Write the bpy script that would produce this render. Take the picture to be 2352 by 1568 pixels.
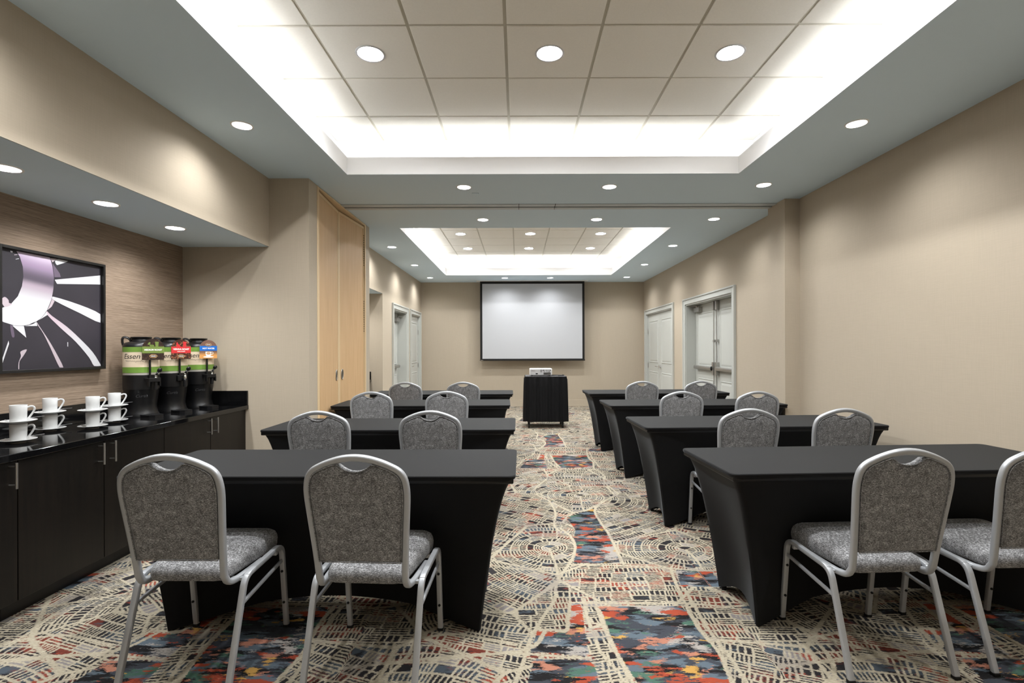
import bpy, bmesh, math, random
import numpy as np
from mathutils import Vector, Matrix
PI = math.pi
random.seed(7)
for o in list(bpy.data.objects):
    bpy.data.objects.remove(o)
S = bpy.context.scene
COL = S.collection

# ------------------------------------------------------------------ camera, world, exposure
EYE = 1.335
cam_d = bpy.data.cameras.new('camera')
cam_d.sensor_width = 36.0
cam_d.lens = 1153 / 2352 * 36
cam_d.shift_x = -14 / 2352
cam_d.shift_y = 17 / 2352
cam_d.clip_start = 0.05
cam = bpy.data.objects.new('camera', cam_d)
COL.objects.link(cam)
cam.location = (0, 0, EYE)
cam.rotation_euler = (PI / 2, math.radians(0.17), 0)
S.camera = cam
world = bpy.data.worlds.new('world')
S.world = world
world.use_nodes = True
world.node_tree.nodes['Background'].inputs[0].default_value = (0, 0, 0, 1)
S.view_settings.view_transform = 'Standard'
S.view_settings.look = 'None'
S.view_settings.gamma = 1
S.view_settings.use_curve_mapping = False
S.view_settings.exposure = 0.16
SPOT_W = 42.0          # each small recessed ceiling light
LENS_E = 740.0         # lens of each larger light in the near raised ceiling
FAR_LENS_E = 560.0     # the same lights in the far half of the room are dimmed
COVE_E = 9.5           # hidden cove strips
LAMP_COL = (0.985, 0.995, 1.0)
COVE_COL = (0.985, 0.995, 1.0)
S.cycles.use_denoising = True
S.cycles.use_adaptive_sampling = True
S.cycles.adaptive_threshold = 0.025
S.cycles.max_bounces = 7
S.cycles.diffuse_bounces = 4
S.cycles.glossy_bounces = 3
S.cycles.sample_clamp_indirect = 6.0
S.cycles.caustics_reflective = False
S.cycles.caustics_refractive = False

# ------------------------------------------------------------------ materials
def lin(c):
    c = c / 255.0
    return c / 12.92 if c <= 0.04045 else ((c + 0.055) / 1.055) ** 2.4
def rgb(r, g, b):
    return (lin(r), lin(g), lin(b), 1.0)

class NT:
    """small helper that writes shader nodes"""
    def __init__(self, name, rough=0.6, metal=0.0, spec=0.5):
        self.m = bpy.data.materials.new(name)
        self.m.use_nodes = True
        self.t = self.m.node_tree
        self.b = self.t.nodes['Principled BSDF']
        self.b.inputs['Roughness'].default_value = rough
        self.b.inputs['Metallic'].default_value = metal
        self.b.inputs['Specular IOR Level'].default_value = spec
    def n(self, kind):
        return self.t.nodes.new(kind)
    def put(self, sock, v):
        if isinstance(v, bpy.types.NodeSocket):
            self.t.links.new(v, sock)
        elif v is not None:
            sock.default_value = v
    def math(self, op, a, b=None, c=None, clamp=False):
        x = self.n('ShaderNodeMath'); x.operation = op; x.use_clamp = clamp
        self.put(x.inputs[0], a)
        if b is not None: self.put(x.inputs[1], b)
        if c is not None: self.put(x.inputs[2], c)
        return x.outputs[0]
    def coord(self, which='Object'):
        return self.n('ShaderNodeTexCoord').outputs[which]
    def scale(self, vec, s, loc=(0, 0, 0), rot=(0, 0, 0)):
        x = self.n('ShaderNodeMapping')
        self.put(x.inputs['Vector'], vec)
        x.inputs['Scale'].default_value = s
        x.inputs['Location'].default_value = loc
        x.inputs['Rotation'].default_value = rot
        return x.outputs[0]
    def noise(self, vec, sc=5.0, detail=2.0, rough=0.5, dist=0.0):
        x = self.n('ShaderNodeTexNoise')
        self.put(x.inputs['Vector'], vec)
        x.inputs['Scale'].default_value = sc
        x.inputs['Detail'].default_value = detail
        x.inputs['Roughness'].default_value = rough
        x.inputs['Distortion'].default_value = dist
        return x.outputs[0]
    def white(self, x_, y_):
        c = self.n('ShaderNodeCombineXYZ')
        self.put(c.inputs[0], x_); self.put(c.inputs[1], y_)
        x = self.n('ShaderNodeTexWhiteNoise'); x.noise_dimensions = '2D'
        self.t.links.new(c.outputs[0], x.inputs['Vector'])
        return x.outputs['Value']
    def ss(self, v, a, b):
        x = self.n('ShaderNodeMapRange'); x.interpolation_type = 'SMOOTHSTEP'
        self.put(x.inputs[0], v)
        x.inputs[1].default_value = a; x.inputs[2].default_value = b
        return x.outputs[0]
    def mix(self, f, a, b):
        x = self.n('ShaderNodeMix'); x.data_type = 'RGBA'
        self.put(x.inputs[0], f); self.put(x.inputs[6], a); self.put(x.inputs[7], b)
        return x.outputs[2]
    def attr(self, name):
        x = self.n('ShaderNodeAttribute'); x.attribute_name = name
        return x.outputs['Fac']
    def color(self, c):
        self.put(self.b.inputs['Base Color'], c)
        return self
    def bump(self, h, strength=0.3, dist=0.002):
        x = self.n('ShaderNodeBump')
        x.inputs['Strength'].default_value = strength
        x.inputs['Distance'].default_value = dist
        self.t.links.new(h, x.inputs['Height'])
        self.t.links.new(x.outputs[0], self.b.inputs['Normal'])
        return self

def plain(name, c, rough=0.5, metal=0.0, spec=0.5, grain=0.0, gs=40):
    k = NT(name, rough, metal, spec)
    if grain:
        f = k.noise(k.coord(), gs, 3)
        a = tuple(max(0, x * (1 - grain)) for x in c[:3]) + (1,)
        b = tuple(min(1, x * (1 + grain)) for x in c[:3]) + (1,)
        k.color(k.mix(f, a, b))
    else:
        k.color(c)
    return k.m
def emit(name, c, s):
    k = NT(name)
    k.color(c)
    k.b.inputs['Emission Color'].default_value = c
    k.b.inputs['Emission Strength'].default_value = s
    return k.m

def wall_mat(name, c):
    k = NT(name, 0.75, 0, 0.25)
    p = k.coord()
    h = k.noise(k.scale(p, (9, 9, 330)), 1.0, 2)
    v = k.noise(k.scale(p, (260, 260, 7)), 1.0, 2)
    w = k.math('ADD', k.math('MULTIPLY', h, 0.5), k.math('MULTIPLY', v, 0.5))
    k.color(k.mix(k.ss(w, 0.3, 0.7), tuple(x * 0.965 for x in c[:3]) + (1,), tuple(min(1, x * 1.03) for x in c[:3]) + (1,)))
    k.bump(w, 0.15, 0.001)
    return k.m
M = {}
M['wall'] = wall_mat('wallcovering_beige', rgb(182, 170, 152))
M['ceil'] = plain('ceiling_paint', rgb(218, 238, 253), 0.9, 0, 0.1, 0.02, 300)
M['white'] = plain('cove_white_paint', rgb(250, 250, 251), 0.8, 0, 0.2, 0.01, 50)
M['tile'] = plain('ceiling_tile_face', rgb(238, 235, 226), 0.9, 0, 0.1, 0.04, 90)
M['grid'] = plain('ceiling_grid_metal', rgb(196, 192, 178), 0.6, 0, 0.3, 0.02, 20)
M['doorpaint'] = plain('door_paint', rgb(188, 190, 185), 0.4, 0, 0.4, 0.02, 8)
M['steel'] = plain('brushed_steel', rgb(178, 176, 172), 0.32, 0.9, 0.5, 0.05, 60)
M['darkrubber'] = plain('black_rubber', rgb(18, 18, 18), 0.6, 0, 0.3, 0.1, 60)
M['chrome'] = plain('polished_chrome', rgb(215, 215, 215), 0.12, 1.0, 0.5, 0.02, 30)
M['frame'] = plain('silver_powder_coat', rgb(174, 177, 181), 0.36, 0.3, 0.5, 0.03, 120)
M['porcelain'] = plain('white_porcelain', rgb(206, 207, 207), 0.12, 0, 0.5, 0.01, 20)
M['blackplastic'] = plain('black_plastic', rgb(13, 13, 15), 0.36, 0, 0.45, 0.1, 60)
M['screenblack'] = plain('screen_black_border', rgb(20, 19, 18), 0.7, 0, 0.3, 0.05, 30)
M['screenwhite'] = plain('screen_white_fabric', rgb(182, 184, 188), 0.8, 0, 0.1, 0.01, 40)
M['projwhite'] = plain('white_plastic', rgb(236, 236, 236), 0.35, 0, 0.5, 0.01, 20)
M['projgrey'] = plain('grey_plastic', rgb(196, 196, 197), 0.45, 0, 0.4, 0.02, 20)
M['artframe'] = plain('black_frame_wood', rgb(24, 23, 23), 0.35, 0, 0.4, 0.1, 20)
M['track'] = plain('track_paint', rgb(196, 205, 210), 0.5, 0.0, 0.4, 0.03, 10)
M['gapdark'] = plain('dark_gap', rgb(20, 17, 12), 0.9, 0, 0.1, 0.1, 10)
M['lamp'] = emit('lamp_diffuser', (1, 0.97, 0.92, 1), 6.0)
M['lens'] = emit('lens_diffuser', LAMP_COL + (1,), LENS_E)
M['lens_far'] = emit('lens_diffuser_dimmed', LAMP_COL + (1,), FAR_LENS_E)
M['reflector'] = plain('reflector_white', rgb(245, 245, 243), 0.35, 0, 0.5, 0.01, 10)
M['ring'] = plain('light_trim_white', rgb(244, 246, 247), 0.5, 0, 0.4, 0.01, 10)
M['strip'] = emit('cove_strip', COVE_COL + (1,), COVE_E)

def grasscloth():
    k = NT('grasscloth_brown', 0.7, 0, 0.3)
    p = k.coord()
    a = k.noise(k.scale(p, (1, 2.4, 250)), 1.0, 4, 0.65)
    b = k.noise(k.scale(p, (1, 16, 700)), 1.0, 2)
    w = k.math('ADD', k.math('MULTIPLY', a, 0.65), k.math('MULTIPLY', b, 0.35))
    k.color(k.mix(k.ss(w, 0.33, 0.68), rgb(112, 95, 80), rgb(164, 145, 126)))
    k.bump(w, 0.35, 0.001)
    return k.m
M['grass'] = grasscloth()
def tweed():
    k = NT('grey_tweed', 0.9, 0, 0.15)
    p = k.coord()
    a = k.noise(k.scale(p, (130, 130, 900)), 1.0, 2, 0.6)
    b = k.noise(k.scale(p, (900, 900, 150)), 1.0, 2, 0.6)
    c = k.noise(p, 40, 2)
    w = k.math('ADD', k.math('ADD', k.math('MULTIPLY', a, 0.5), k.math('MULTIPLY', b, 0.38)), k.math('MULTIPLY', c, 0.12))
    col = k.mix(k.ss(w, 0.38, 0.5), rgb(54, 54, 55), rgb(112, 112, 113))
    col = k.mix(k.ss(w, 0.5, 0.62), col, rgb(204, 205, 207))
    k.color(col)
    k.bump(w, 0.5, 0.0015)
    k.b.inputs['Sheen Weight'].default_value = 0.15
    return k.m
M['tweed'] = tweed()
def spandex():
    k = NT('black_stretch_fabric', 0.75, 0, 0.2)
    f = k.noise(k.scale(k.coord(), (500, 500, 500)), 1.0, 2)
    k.color(k.mix(f, rgb(10, 10, 11), rgb(17, 17, 19)))
    k.b.inputs['Sheen Weight'].default_value = 0.13
    k.b.inputs['Sheen Roughness'].default_value = 0.35
    k.b.inputs['Sheen Tint'].default_value = (0.86, 0.93, 1.0, 1)
    return k.m
M['spandex'] = spandex()
M['skirt'] = plain('black_skirt_cloth', rgb(11, 11, 14), 0.7, 0, 0.2, 0.1, 60)
def maple():
    k = NT('maple_laminate', 0.5, 0, 0.35)
    p = k.coord()
    a = k.noise(k.scale(p, (30, 30, 2.0)), 1.0, 4)
    b = k.noise(k.scale(p, (200, 200, 200)), 1.0, 2)
    w = k.math('ADD', k.math('MULTIPLY', a, 0.6), k.math('MULTIPLY', b, 0.4))
    k.color(k.mix(k.ss(w, 0.3, 0.7), rgb(203, 166, 122), rgb(216, 181, 138)))
    return k.m
M['maple'] = maple()
M['maplelight'] = plain('maple_edge', rgb(222, 196, 156), 0.45, 0, 0.4, 0.03, 30)
def espresso():
    k = NT('espresso_wood', 0.38, 0, 0.3)
    p = k.coord()
    a = k.noise(k.scale(p, (60, 60, 2.5)), 1.0, 4, 0.6)
    b = k.noise(k.scale(p, (6, 6, 0.8)), 1.0, 2)
    w = k.math('ADD', k.math('MULTIPLY', a, 0.6), k.math('MULTIPLY', b, 0.4))
    k.color(k.mix(k.ss(w, 0.3, 0.75), rgb(9, 8, 7), rgb(25, 20, 16)))
    return k.m
M['espresso'] = espresso()
def granite():
    k = NT('black_granite', 0.06, 0, 0.5)
    p = k.coord()
    f = k.noise(p, 420, 2)
    k.color(k.mix(k.ss(f, 0.66, 0.74), rgb(13, 13, 14), rgb(56, 56, 58)))
    return k.m
M['granite'] = granite()

# ------------------------------------------------------------------ mesh helpers
def link(name, me, mat=None, parent=None, loc=(0, 0, 0), rot=(0, 0, 0), smooth=None):
    o = bpy.data.objects.new(name, me)
    COL.objects.link(o)
    for m_ in (mat if isinstance(mat, (list, tuple)) else [mat]):
        if m_ is not None: me.materials.append(m_)
    if parent is not None: o.parent = parent
    o.location = loc; o.rotation_euler = rot
    if smooth:
        for p in me.polygons: p.use_smooth = True
        if smooth is not True:
            me.set_sharp_from_angle(angle=math.radians(smooth))
    return o
def obj(name, bm, mat=None, parent=None, loc=(0, 0, 0), rot=(0, 0, 0), smooth=None, fix=True):
    if fix: bmesh.ops.recalc_face_normals(bm, faces=bm.faces[:])
    me = bpy.data.meshes.new(name)
    bm.to_mesh(me); bm.free()
    return link(name, me, mat, parent, loc, rot, smooth)
def empty(name, loc=(0, 0, 0), rz=0.0):
    o = bpy.data.objects.new(name, None)
    o.empty_display_size = 0.1
    COL.objects.link(o)
    o.location = loc; o.rotation_euler = (0, 0, rz)
    return o
def tag(o, label, cat, group=None):
    o['label'] = label; o['category'] = cat
    if group: o['group'] = group
    return o
def thing(name, label, cat, loc=(0, 0, 0), rz=0.0, group=None):
    return tag(empty(name, loc, rz), label, cat, group)
def struct(o):
    o['kind'] = 'structure'
    return o
def nb():
    return bmesh.new()
def box(bm, a, b, bev=0.0, seg=1):
    r = bmesh.ops.create_cube(bm, size=1.0)
    vs = r['verts']
    for v in vs:
        v.co = Vector([(a[i] + b[i]) / 2 + v.co[i] * (b[i] - a[i]) for i in range(3)])
    if bev > 0:
        es = list({e for v in vs for e in v.link_edges})
        bmesh.ops.bevel(bm, geom=es, offset=bev, segments=seg, profile=0.5, affect='EDGES')
    return bm
def boxo(name, a, b, mat, parent=None, bev=0.0, seg=1, smooth=None):
    return obj(name, box(nb(), a, b, bev, seg), mat, parent, smooth=smooth)
def lathe(bm, prof, n=24, cx=0.0, cy=0.0, cap0=False, cap1=False):
    rings = []
    for r, z in prof:
        rings.append([bm.verts.new((cx + r * math.cos(2 * PI * i / n), cy + r * math.sin(2 * PI * i / n), z)) for i in range(n)])
    for a, b in zip(rings, rings[1:]):
        for i in range(n):
            bm.faces.new((a[i], a[(i + 1) % n], b[(i + 1) % n], b[i]))
    if cap0: bm.faces.new(rings[0][::-1])
    if cap1: bm.faces.new(rings[-1])
    return bm
def sweep(bm, pts, w, h, closed=False, up=Vector((0, 0, 1)), rnd=0.3, round_n=2, circ=0, caps=True):
    """sweep a rounded rectangle (w along side, h along up) or circle along points"""
    pts = [Vector(p) for p in pts]
    if circ:
        prof = [(w / 2 * math.cos(2 * PI * i / circ), w / 2 * math.sin(2 * PI * i / circ)) for i in range(circ)]
    else:
        r = min(w, h) * rnd
        prof = []
        for cx, cy, a0 in ((w / 2 - r, h / 2 - r, 0), (-w / 2 + r, h / 2 - r, PI / 2), (-w / 2 + r, -h / 2 + r, PI), (w / 2 - r, -h / 2 + r, 3 * PI / 2)):
            for k in range(round_n + 1):
                a = a0 + PI / 2 * k / round_n
                prof.append((cx + r * math.cos(a), cy + r * math.sin(a)))
    n = len(pts)
    tang = []
    for i in range(n):
        if closed: t = pts[(i + 1) % n] - pts[i - 1]
        else: t = pts[min(i + 1, n - 1)] - pts[max(i - 1, 0)]
        tang.append(t.normalized())
    u = (up - tang[0] * up.dot(tang[0])).normalized()
    rings = []
    for i in range(n):
        if i > 0:
            q = tang[i - 1].rotation_difference(tang[i])
            u = (q @ u)
            u = (u - tang[i] * u.dot(tang[i])).normalized()
        s = tang[i].cross(u)
        k = 1.0
        if 0 < i < n - 1:
            c = (pts[i] - pts[i - 1]).normalized().dot((pts[i + 1] - pts[i]).normalized())
            k = 1.0 / max(0.7, math.sqrt(max(0.0, (1 + c) / 2)))
        rings.append([bm.verts.new(pts[i] + s * (x * k if abs(c if 0 < i < n - 1 else 1) < 0.999 else x) + u * y) for x, y in prof])
    m_ = len(prof)
    rng = range(n if closed else n - 1)
    for i in rng:
        a, b = rings[i], rings[(i + 1) % n]
        for j in range(m_):
            bm.faces.new((a[j], a[(j + 1) % m_], b[(j + 1) % m_], b[j]))
    if caps and not closed:
        bm.faces.new(rings[0][::-1]); bm.faces.new(rings[-1])
    return bm
def fillet(pts, rads, n=6):
    pts = [Vector(p) for p in pts]
    out = [pts[0]]
    for i in range(1, len(pts) - 1):
        r = rads[i] if isinstance(rads, (list, tuple)) else rads
        a = (pts[i - 1] - pts[i]); b = (pts[i + 1] - pts[i])
        la, lb = a.length, b.length
        a.normalize(); b.normalize()
        ang = a.angle(b)
        d = min(r / math.tan(ang / 2), la * 0.49, lb * 0.49)
        p0 = pts[i] + a * d; p1 = pts[i] + b * d
        for k in range(n + 1):
            t = k / n
            out.append(p0 * (1 - t) ** 2 + pts[i] * 2 * t * (1 - t) + p1 * t * t)
    out.append(pts[-1])
    return out
def catmull(pts, n=6, closed=False):
    P = [Vector(p) for p in pts]
    out = []
    m_ = len(P)
    for i in range(m_ if closed else m_ - 1):
        p0 = P[i - 1] if (i > 0 or closed) else P[0] * 2 - P[1]
        p1 = P[i]; p2 = P[(i + 1) % m_]
        p3 = P[(i + 2) % m_] if (closed or i + 2 < m_) else P[-1] * 2 - P[-2]
        for k in range(n):
            t = k / n
            out.append(0.5 * ((2 * p1) + (p2 - p0) * t + (2 * p0 - 5 * p1 + 4 * p2 - p3) * t * t + (3 * p1 - p0 - 3 * p2 + p3) * t ** 3))
    if not closed: out.append(P[-1])
    return out
def holed(bm, outer, holes, z):
    """flat sheet with holes; outer and holes are lists of (x, y)"""
    es = []
    for loop in [outer] + holes:
        vs = [bm.verts.new((x, y, z)) for x, y in loop]
        for i in range(len(vs)):
            es.append(bm.edges.new((vs[i], vs[(i + 1) % len(vs)])))
    bmesh.ops.triangle_fill(bm, use_beauty=True, use_dissolve=False, edges=es)
    return bm
def circle(x, y, r, n=24):
    return [(x + r * math.cos(2 * PI * i / n), y + r * math.sin(2 * PI * i / n)) for i in range(n)]
def prism(bm, poly, axis, a, b):
    """extrude a 2D polygon along an axis between a and b"""
    def P(u, v, w):
        return {'x': (w, u, v), 'y': (u, w, v), 'z': (u, v, w)}[axis]
    A = [bm.verts.new(P(u, v, a)) for u, v in poly]
    B = [bm.verts.new(P(u, v, b)) for u, v in poly]
    n = len(poly)
    bm.faces.new(A[::-1]); bm.faces.new(B)
    for i in range(n):
        bm.faces.new((A[i], A[(i + 1) % n], B[(i + 1) % n], B[i]))
    return bm
def text_mesh(s, size, extrude=0.0006, shear=0.0, bold=0.0, align='CENTER'):
    cu = bpy.data.curves.new('lettering', 'FONT')
    cu.body = s; cu.size = size; cu.extrude = extrude; cu.shear = shear; cu.offset = bold
    cu.align_x = align; cu.align_y = 'CENTER'
    o = bpy.data.objects.new('lettering', cu)
    COL.objects.link(o)
    me = bpy.data.meshes.new_from_object(o)
    bpy.data.objects.remove(o); bpy.data.curves.remove(cu)
    me.materials.clear()
    return me
def copy_tree(src, loc, rz, label, group):
    r = src.copy(); COL.objects.link(r)
    r.location = loc; r.rotation_euler = (0, 0, rz)
    r['label'] = label
    if group: r['group'] = group
    for ch in list(src.children):
        c = ch.copy(); COL.objects.link(c); c.parent = r
        for g in list(ch.children):
            d = g.copy(); COL.objects.link(d); d.parent = c
    return r

# ------------------------------------------------------------------ room data (metres)
CEIL = 2.882
TRAY = 3.305
XL, XR = -2.25, 2.92
XN = -3.032
YB, YF = 11.66, -0.8
SOF = 2.264
LIPX = (-1.51, 1.96)
LIPY = [(0.47, 4.448), (6.416, 10.55)]
UPX = (-1.70, 2.22)
UPY = [(0.19, 4.73), (6.14, 10.89)]

# ------------------------------------------------------------------ floor with the woven street-map carpet
PX, PY = 1.83, 3.70
PATCH = [
 [(0.4, 2.61), (0.85, 2.61), (0.86, 2.54), (0.86, 2.39), (0.88, 2.27), (0.87, 2.09), (0.84, 1.97), (0.80, 1.93), (0.46, 1.93), (0.43, 2.19), (0.41, 2.35)],
 [(0.08, 2.38), (0.22, 2.37), (0.26, 2.64), (0.33, 2.64), (0.33, 2.54), (0.32, 2.35), (0.31, 2.17), (0.04, 2.21)],
 [(0.06, 2.17), (0.31, 2.16), (0.33, 2.09), (0.33, 1.90), (0.0, 1.90)],
 [(0.41, 3.7), (0.37, 3.98), (0.65, 4.22), (0.63, 3.88), (0.66, 3.68), (0.65, 3.38), (0.64, 3.12), (0.33, 3.12), (0.38, 3.34), (0.38, 3.54)],
 [(0.94, 3.04), (1.16, 3.01), (1.16, 2.80), (0.9, 2.81)],
 [(0.30, 4.06), (0.34, 3.72), (0.31, 3.70), (0.27, 4.4), (0.31, 4.5)],
]
ROADS = [
 [(0.27, 4.41), (0.3, 4.1), (0.27, 3.8), (0.3, 3.68)],
 [(0.31, 3.75), (0.37, 3.57), (0.38, 3.38), (0.33, 3.16), (0.26, 2.99), (0.21, 2.83), (0.19, 2.67), (0.12, 2.5), (0.05, 2.3), (0.03, 2.19), (0.0, 2.07), (-0.04, 1.9)],
 [(0.92, 4.62), (0.65, 4.22), (0.63, 3.88), (0.65, 3.63), (0.65, 3.34), (0.65, 3.11)],
 [(0.32, 3.11), (0.83, 3.07), (1.17, 3.02), (1.5, 3.2)],
 [(0.35, 2.69), (0.34, 2.52), (0.35, 2.35), (0.36, 2.21), (0.41, 2.06), (0.44, 1.9)],
 [(0.4, 2.61), (0.41, 2.35), (0.43, 2.19), (0.47, 1.95)],
 [(0.31, 2.64), (0.86, 2.63), (1.14, 2.6), (1.5, 2.75)],
 [(0.92, 3.04), (0.9, 2.9), (0.87, 2.64), (0.86, 2.39), (0.88, 2.21), (0.86, 2.06), (0.84, 1.9)],
 [(0.92, 2.8), (0.91, 2.59), (0.9, 2.38), (0.91, 2.2), (0.91, 1.95)],
 [(-0.75, 2.1), (-0.43, 2.16), (-0.13, 2.2), (0.02, 2.2), (0.31, 2.16)],
 [(0.08, 2.39), (0.23, 2.38)], [(0.27, 2.66), (0.23, 2.39)], [(0.2, 2.89), (0.31, 2.87)],
 [(-0.6, 3.3), (-0.03, 3.05), (0.19, 3.07)],
 [(-0.53, 2.29), (-0.42, 2.33), (-0.28, 2.35), (-0.01, 2.27)],
 [(-0.39, 2.15), (-0.18, 2.19), (0.05, 2.24), (0.13, 2.39)],
 [(0.41, 2.56), (0.42, 2.30), (0.45, 2.01)], [(1.31, 2.55), (1.35, 2.2), (1.2, 1.9)],
 [(0.3, 4.45), (0.15, 4.75), (0.3, 5.2), (0.28, 5.6)], [(0.92, 4.62), (0.86, 5.0), (0.9, 5.3), (0.84, 5.6)],
 [(0.86, 5.0), (1.1, 5.1), (1.4, 4.9)], [(0.15, 4.75), (-0.2, 4.7), (-0.6, 4.9)],
]
# districts: site x, y, then pole x, y for ring streets, or an angle for straight streets
DIST = [
 (0.22, 3.36, 'p', 0.22, 3.36), (1.08, 3.36, 'p', 1.11, 3.34), (0.55, 4.55, 'p', 0.55, 4.55), (0.0, 4.25, 'g', 0.6, 0),
 (0.6, 2.86, 'g', 0.02, 0), (1.10, 2.45, 'g', 0.10, 0), (-0.1, 2.75, 'p', 0.5, 3.4), (0.19, 2.53, 'g', -0.05, 0), (0.4, 2.2, 'g', -0.12, 0),
 (-0.45, 2.65, 'p', 0.10, 2.62), (-0.35, 2.05, 'p', -0.5, 1.4), (-0.35, 3.6, 'g', 0.5, 0), (0.85, 3.85, 'g', -0.6, 0), (0.95, 4.25, 'p', 0.55, 4.55),
 (-0.35, 4.9, 'p', -0.35, 4.9), (0.6, 5.2, 'g', 0.0, 0), (0.2, 5.0, 'p', 0.55, 4.55), (1.1, 5.35, 'g', 0.25, 0), (0.05, 5.5, 'g', -0.4, 0),
 (1.2, 4.6, 'g', -0.25, 0), (-0.6, 5.5, 'p', -0.1, 5.9), (-0.15, 2.35, 'g', 0.25, 0), (1.05, 2.1, 'g', 0.4, 0),
]
def build_floor():
    xs = np.arange(-3.06, 2.96 + 0.007, 0.014)
    ys = np.concatenate([np.arange(YF - 0.1, 1.4, 0.04), np.arange(1.4, 4.8, 0.014), np.arange(4.8, YB + 0.12, 0.024)])
    X, Y = np.meshgrid(xs, ys)
    x = X.ravel(); y = Y.ravel()
    # cell-local coordinates
    cx0, cy0 = -0.75, 1.93
    wx = (x - cx0) % PX + cx0
    wy = (y - cy0) % PY + cy0
    # gentle warp so the streets wander
    wxw = wx + 0.012 * np.sin(9 * wy + 3 * np.sin(5 * wx)) * 1.0
    wyw = wy + 0.012 * np.sin(8 * wx + 2 * np.sin(6 * wy)) * 1.0
    d1 = np.full(x.shape, 9.0); d2 = np.full(x.shape, 9.0); idx = np.zeros(x.shape, int)
    reps = []
    for i, D in enumerate(DIST):
        for ox in (-PX, 0, PX):
            for oy in (-PY, 0, PY):
                sx, sy = D[0] + ox, D[1] + oy
                if sx < cx0 - 1.0 or sx > cx0 + PX + 1.0 or sy < cy0 - 1.0 or sy > cy0 + PY + 1.0: continue
                reps.append((i, ox, oy))
                d = np.hypot(wx - sx, wy - sy)
                new = d < d1
                d2 = np.where(new, d1, np.minimum(d2, d))
                idx = np.where(new, len(reps) - 1, idx)
                d1 = np.where(new, d, d1)
    border = (d2 - d1) * 0.5
    ring = np.zeros(x.shape); ang = np.zeros(x.shape); pol = np.zeros(x.shape)
    for k, (i, ox, oy) in enumerate(reps):
        D = DIST[i]
        m_ = idx == k
        if D[2] == 'p':
            rx = wxw[m_] - D[3] - ox; ry = wyw[m_] - D[4] - oy
            border[m_] = np.minimum(border[m_], np.where(ry < 0, np.abs(rx), np.hypot(rx, ry)))
            ring[m_] = np.hypot(rx, ry)
            ang[m_] = (np.arctan2(rx, ry) / (2 * PI)) + 0.5
            pol[m_] = 1.0
        else:
            c, s = math.cos(D[3]), math.sin(D[3])
            rx = wxw[m_] - D[0] - ox + 3; ry = wyw[m_] - D[1] - oy + 3
            ring[m_] = rx * s + ry * c
            ang[m_] = rx * c - ry * s
    road = np.full(x.shape, 9.0)
    def segd(px, py, a, b):
        ax, ay = a; bx, by = b
        vx, vy = bx - ax, by - ay
        t = np.clip(((px - ax) * vx + (py - ay) * vy) / max(1e-9, vx * vx + vy * vy), 0, 1)
        return np.hypot(px - ax - t * vx, py - ay - t * vy)
    for R in ROADS:
        R = [(p.x, p.y) for p in catmull([(a, b, 0) for a, b in R], 4)]
        for ox in (-PX, 0, PX):
            for oy in (-PY, 0, PY):
                rx = [p[0] + ox for p in R]; ry = [p[1] + oy for p in R]
                x0, x1, y0, y1 = min(rx) - .1, max(rx) + .1, min(ry) - .1, max(ry) + .1
                if x1 < cx0 or x0 > cx0 + PX or y1 < cy0 or y0 > cy0 + PY: continue
                s = np.where((wx > x0) & (wx < x1) & (wy > y0) & (wy < y1))[0]
                if len(s) == 0: continue
                best = np.full(len(s), 9.0)
                for a, b in zip(zip(rx, ry), zip(rx[1:], ry[1:])):
                    best = np.minimum(best, segd(wx[s], wy[s], a, b))
                road[s] = np.minimum(road[s], best)
    paint = np.full(x.shape, -0.2)
    for P in PATCH:
        for ox in (-PX, 0, PX):
            for oy in (-PY, 0, PY):
                pp = [(a + ox, b + oy) for a, b in P]
                x0, x1 = min(p[0] for p in pp) - .1, max(p[0] for p in pp) + .1
                y0, y1 = min(p[1] for p in pp) - .1, max(p[1] for p in pp) + .1
                s = np.where((wx > x0) & (wx < x1) & (wy > y0) & (wy < y1))[0]
                if len(s) == 0: continue
                best = np.full(len(s), 9.0); inside = np.zeros(len(s), bool)
                for a, b in zip(pp, pp[1:] + pp[:1]):
                    best = np.minimum(best, segd(wx[s], wy[s], a, b))
                    cond = ((a[1] > wy[s]) != (b[1] > wy[s]))
                    with np.errstate(divide='ignore', invalid='ignore'):
                        xi = (b[0] - a[0]) * (wy[s] - a[1]) / (b[1] - a[1] if b[1] != a[1] else 1e-9) + a[0]
                    inside ^= cond & (wx[s] < xi)
                paint[s] = np.maximum(paint[s], np.where(inside, best, -best))
    nx, ny = len(xs), len(ys)
    me = bpy.data.meshes.new('floor')
    co = np.stack([x, y, np.zeros_like(x)], 1).astype(np.float32)
    me.vertices.add(len(x)); me.vertices.foreach_set('co', co.ravel())
    i0 = (np.arange(ny - 1)[:, None] * nx + np.arange(nx - 1)[None, :]).ravel()
    q = np.stack([i0, i0 + 1, i0 + nx + 1, i0 + nx], 1).astype(np.int32)
    me.loops.add(q.size); me.loops.foreach_set('vertex_index', q.ravel())
    me.polygons.add(len(q)); me.polygons.foreach_set('loop_start', np.arange(0, q.size, 4, dtype=np.int32))
    me.update(calc_edges=True)
    for nm, v in (('ring', ring), ('ang', ang), ('polar', pol), ('road', road), ('paint', paint), ('border', border), ('cellx', wx), ('celly', wy)):
        a = me.attributes.new(nm, 'FLOAT', 'POINT')
        a.data.foreach_set('value', v.astype(np.float32))
    return me
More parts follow.
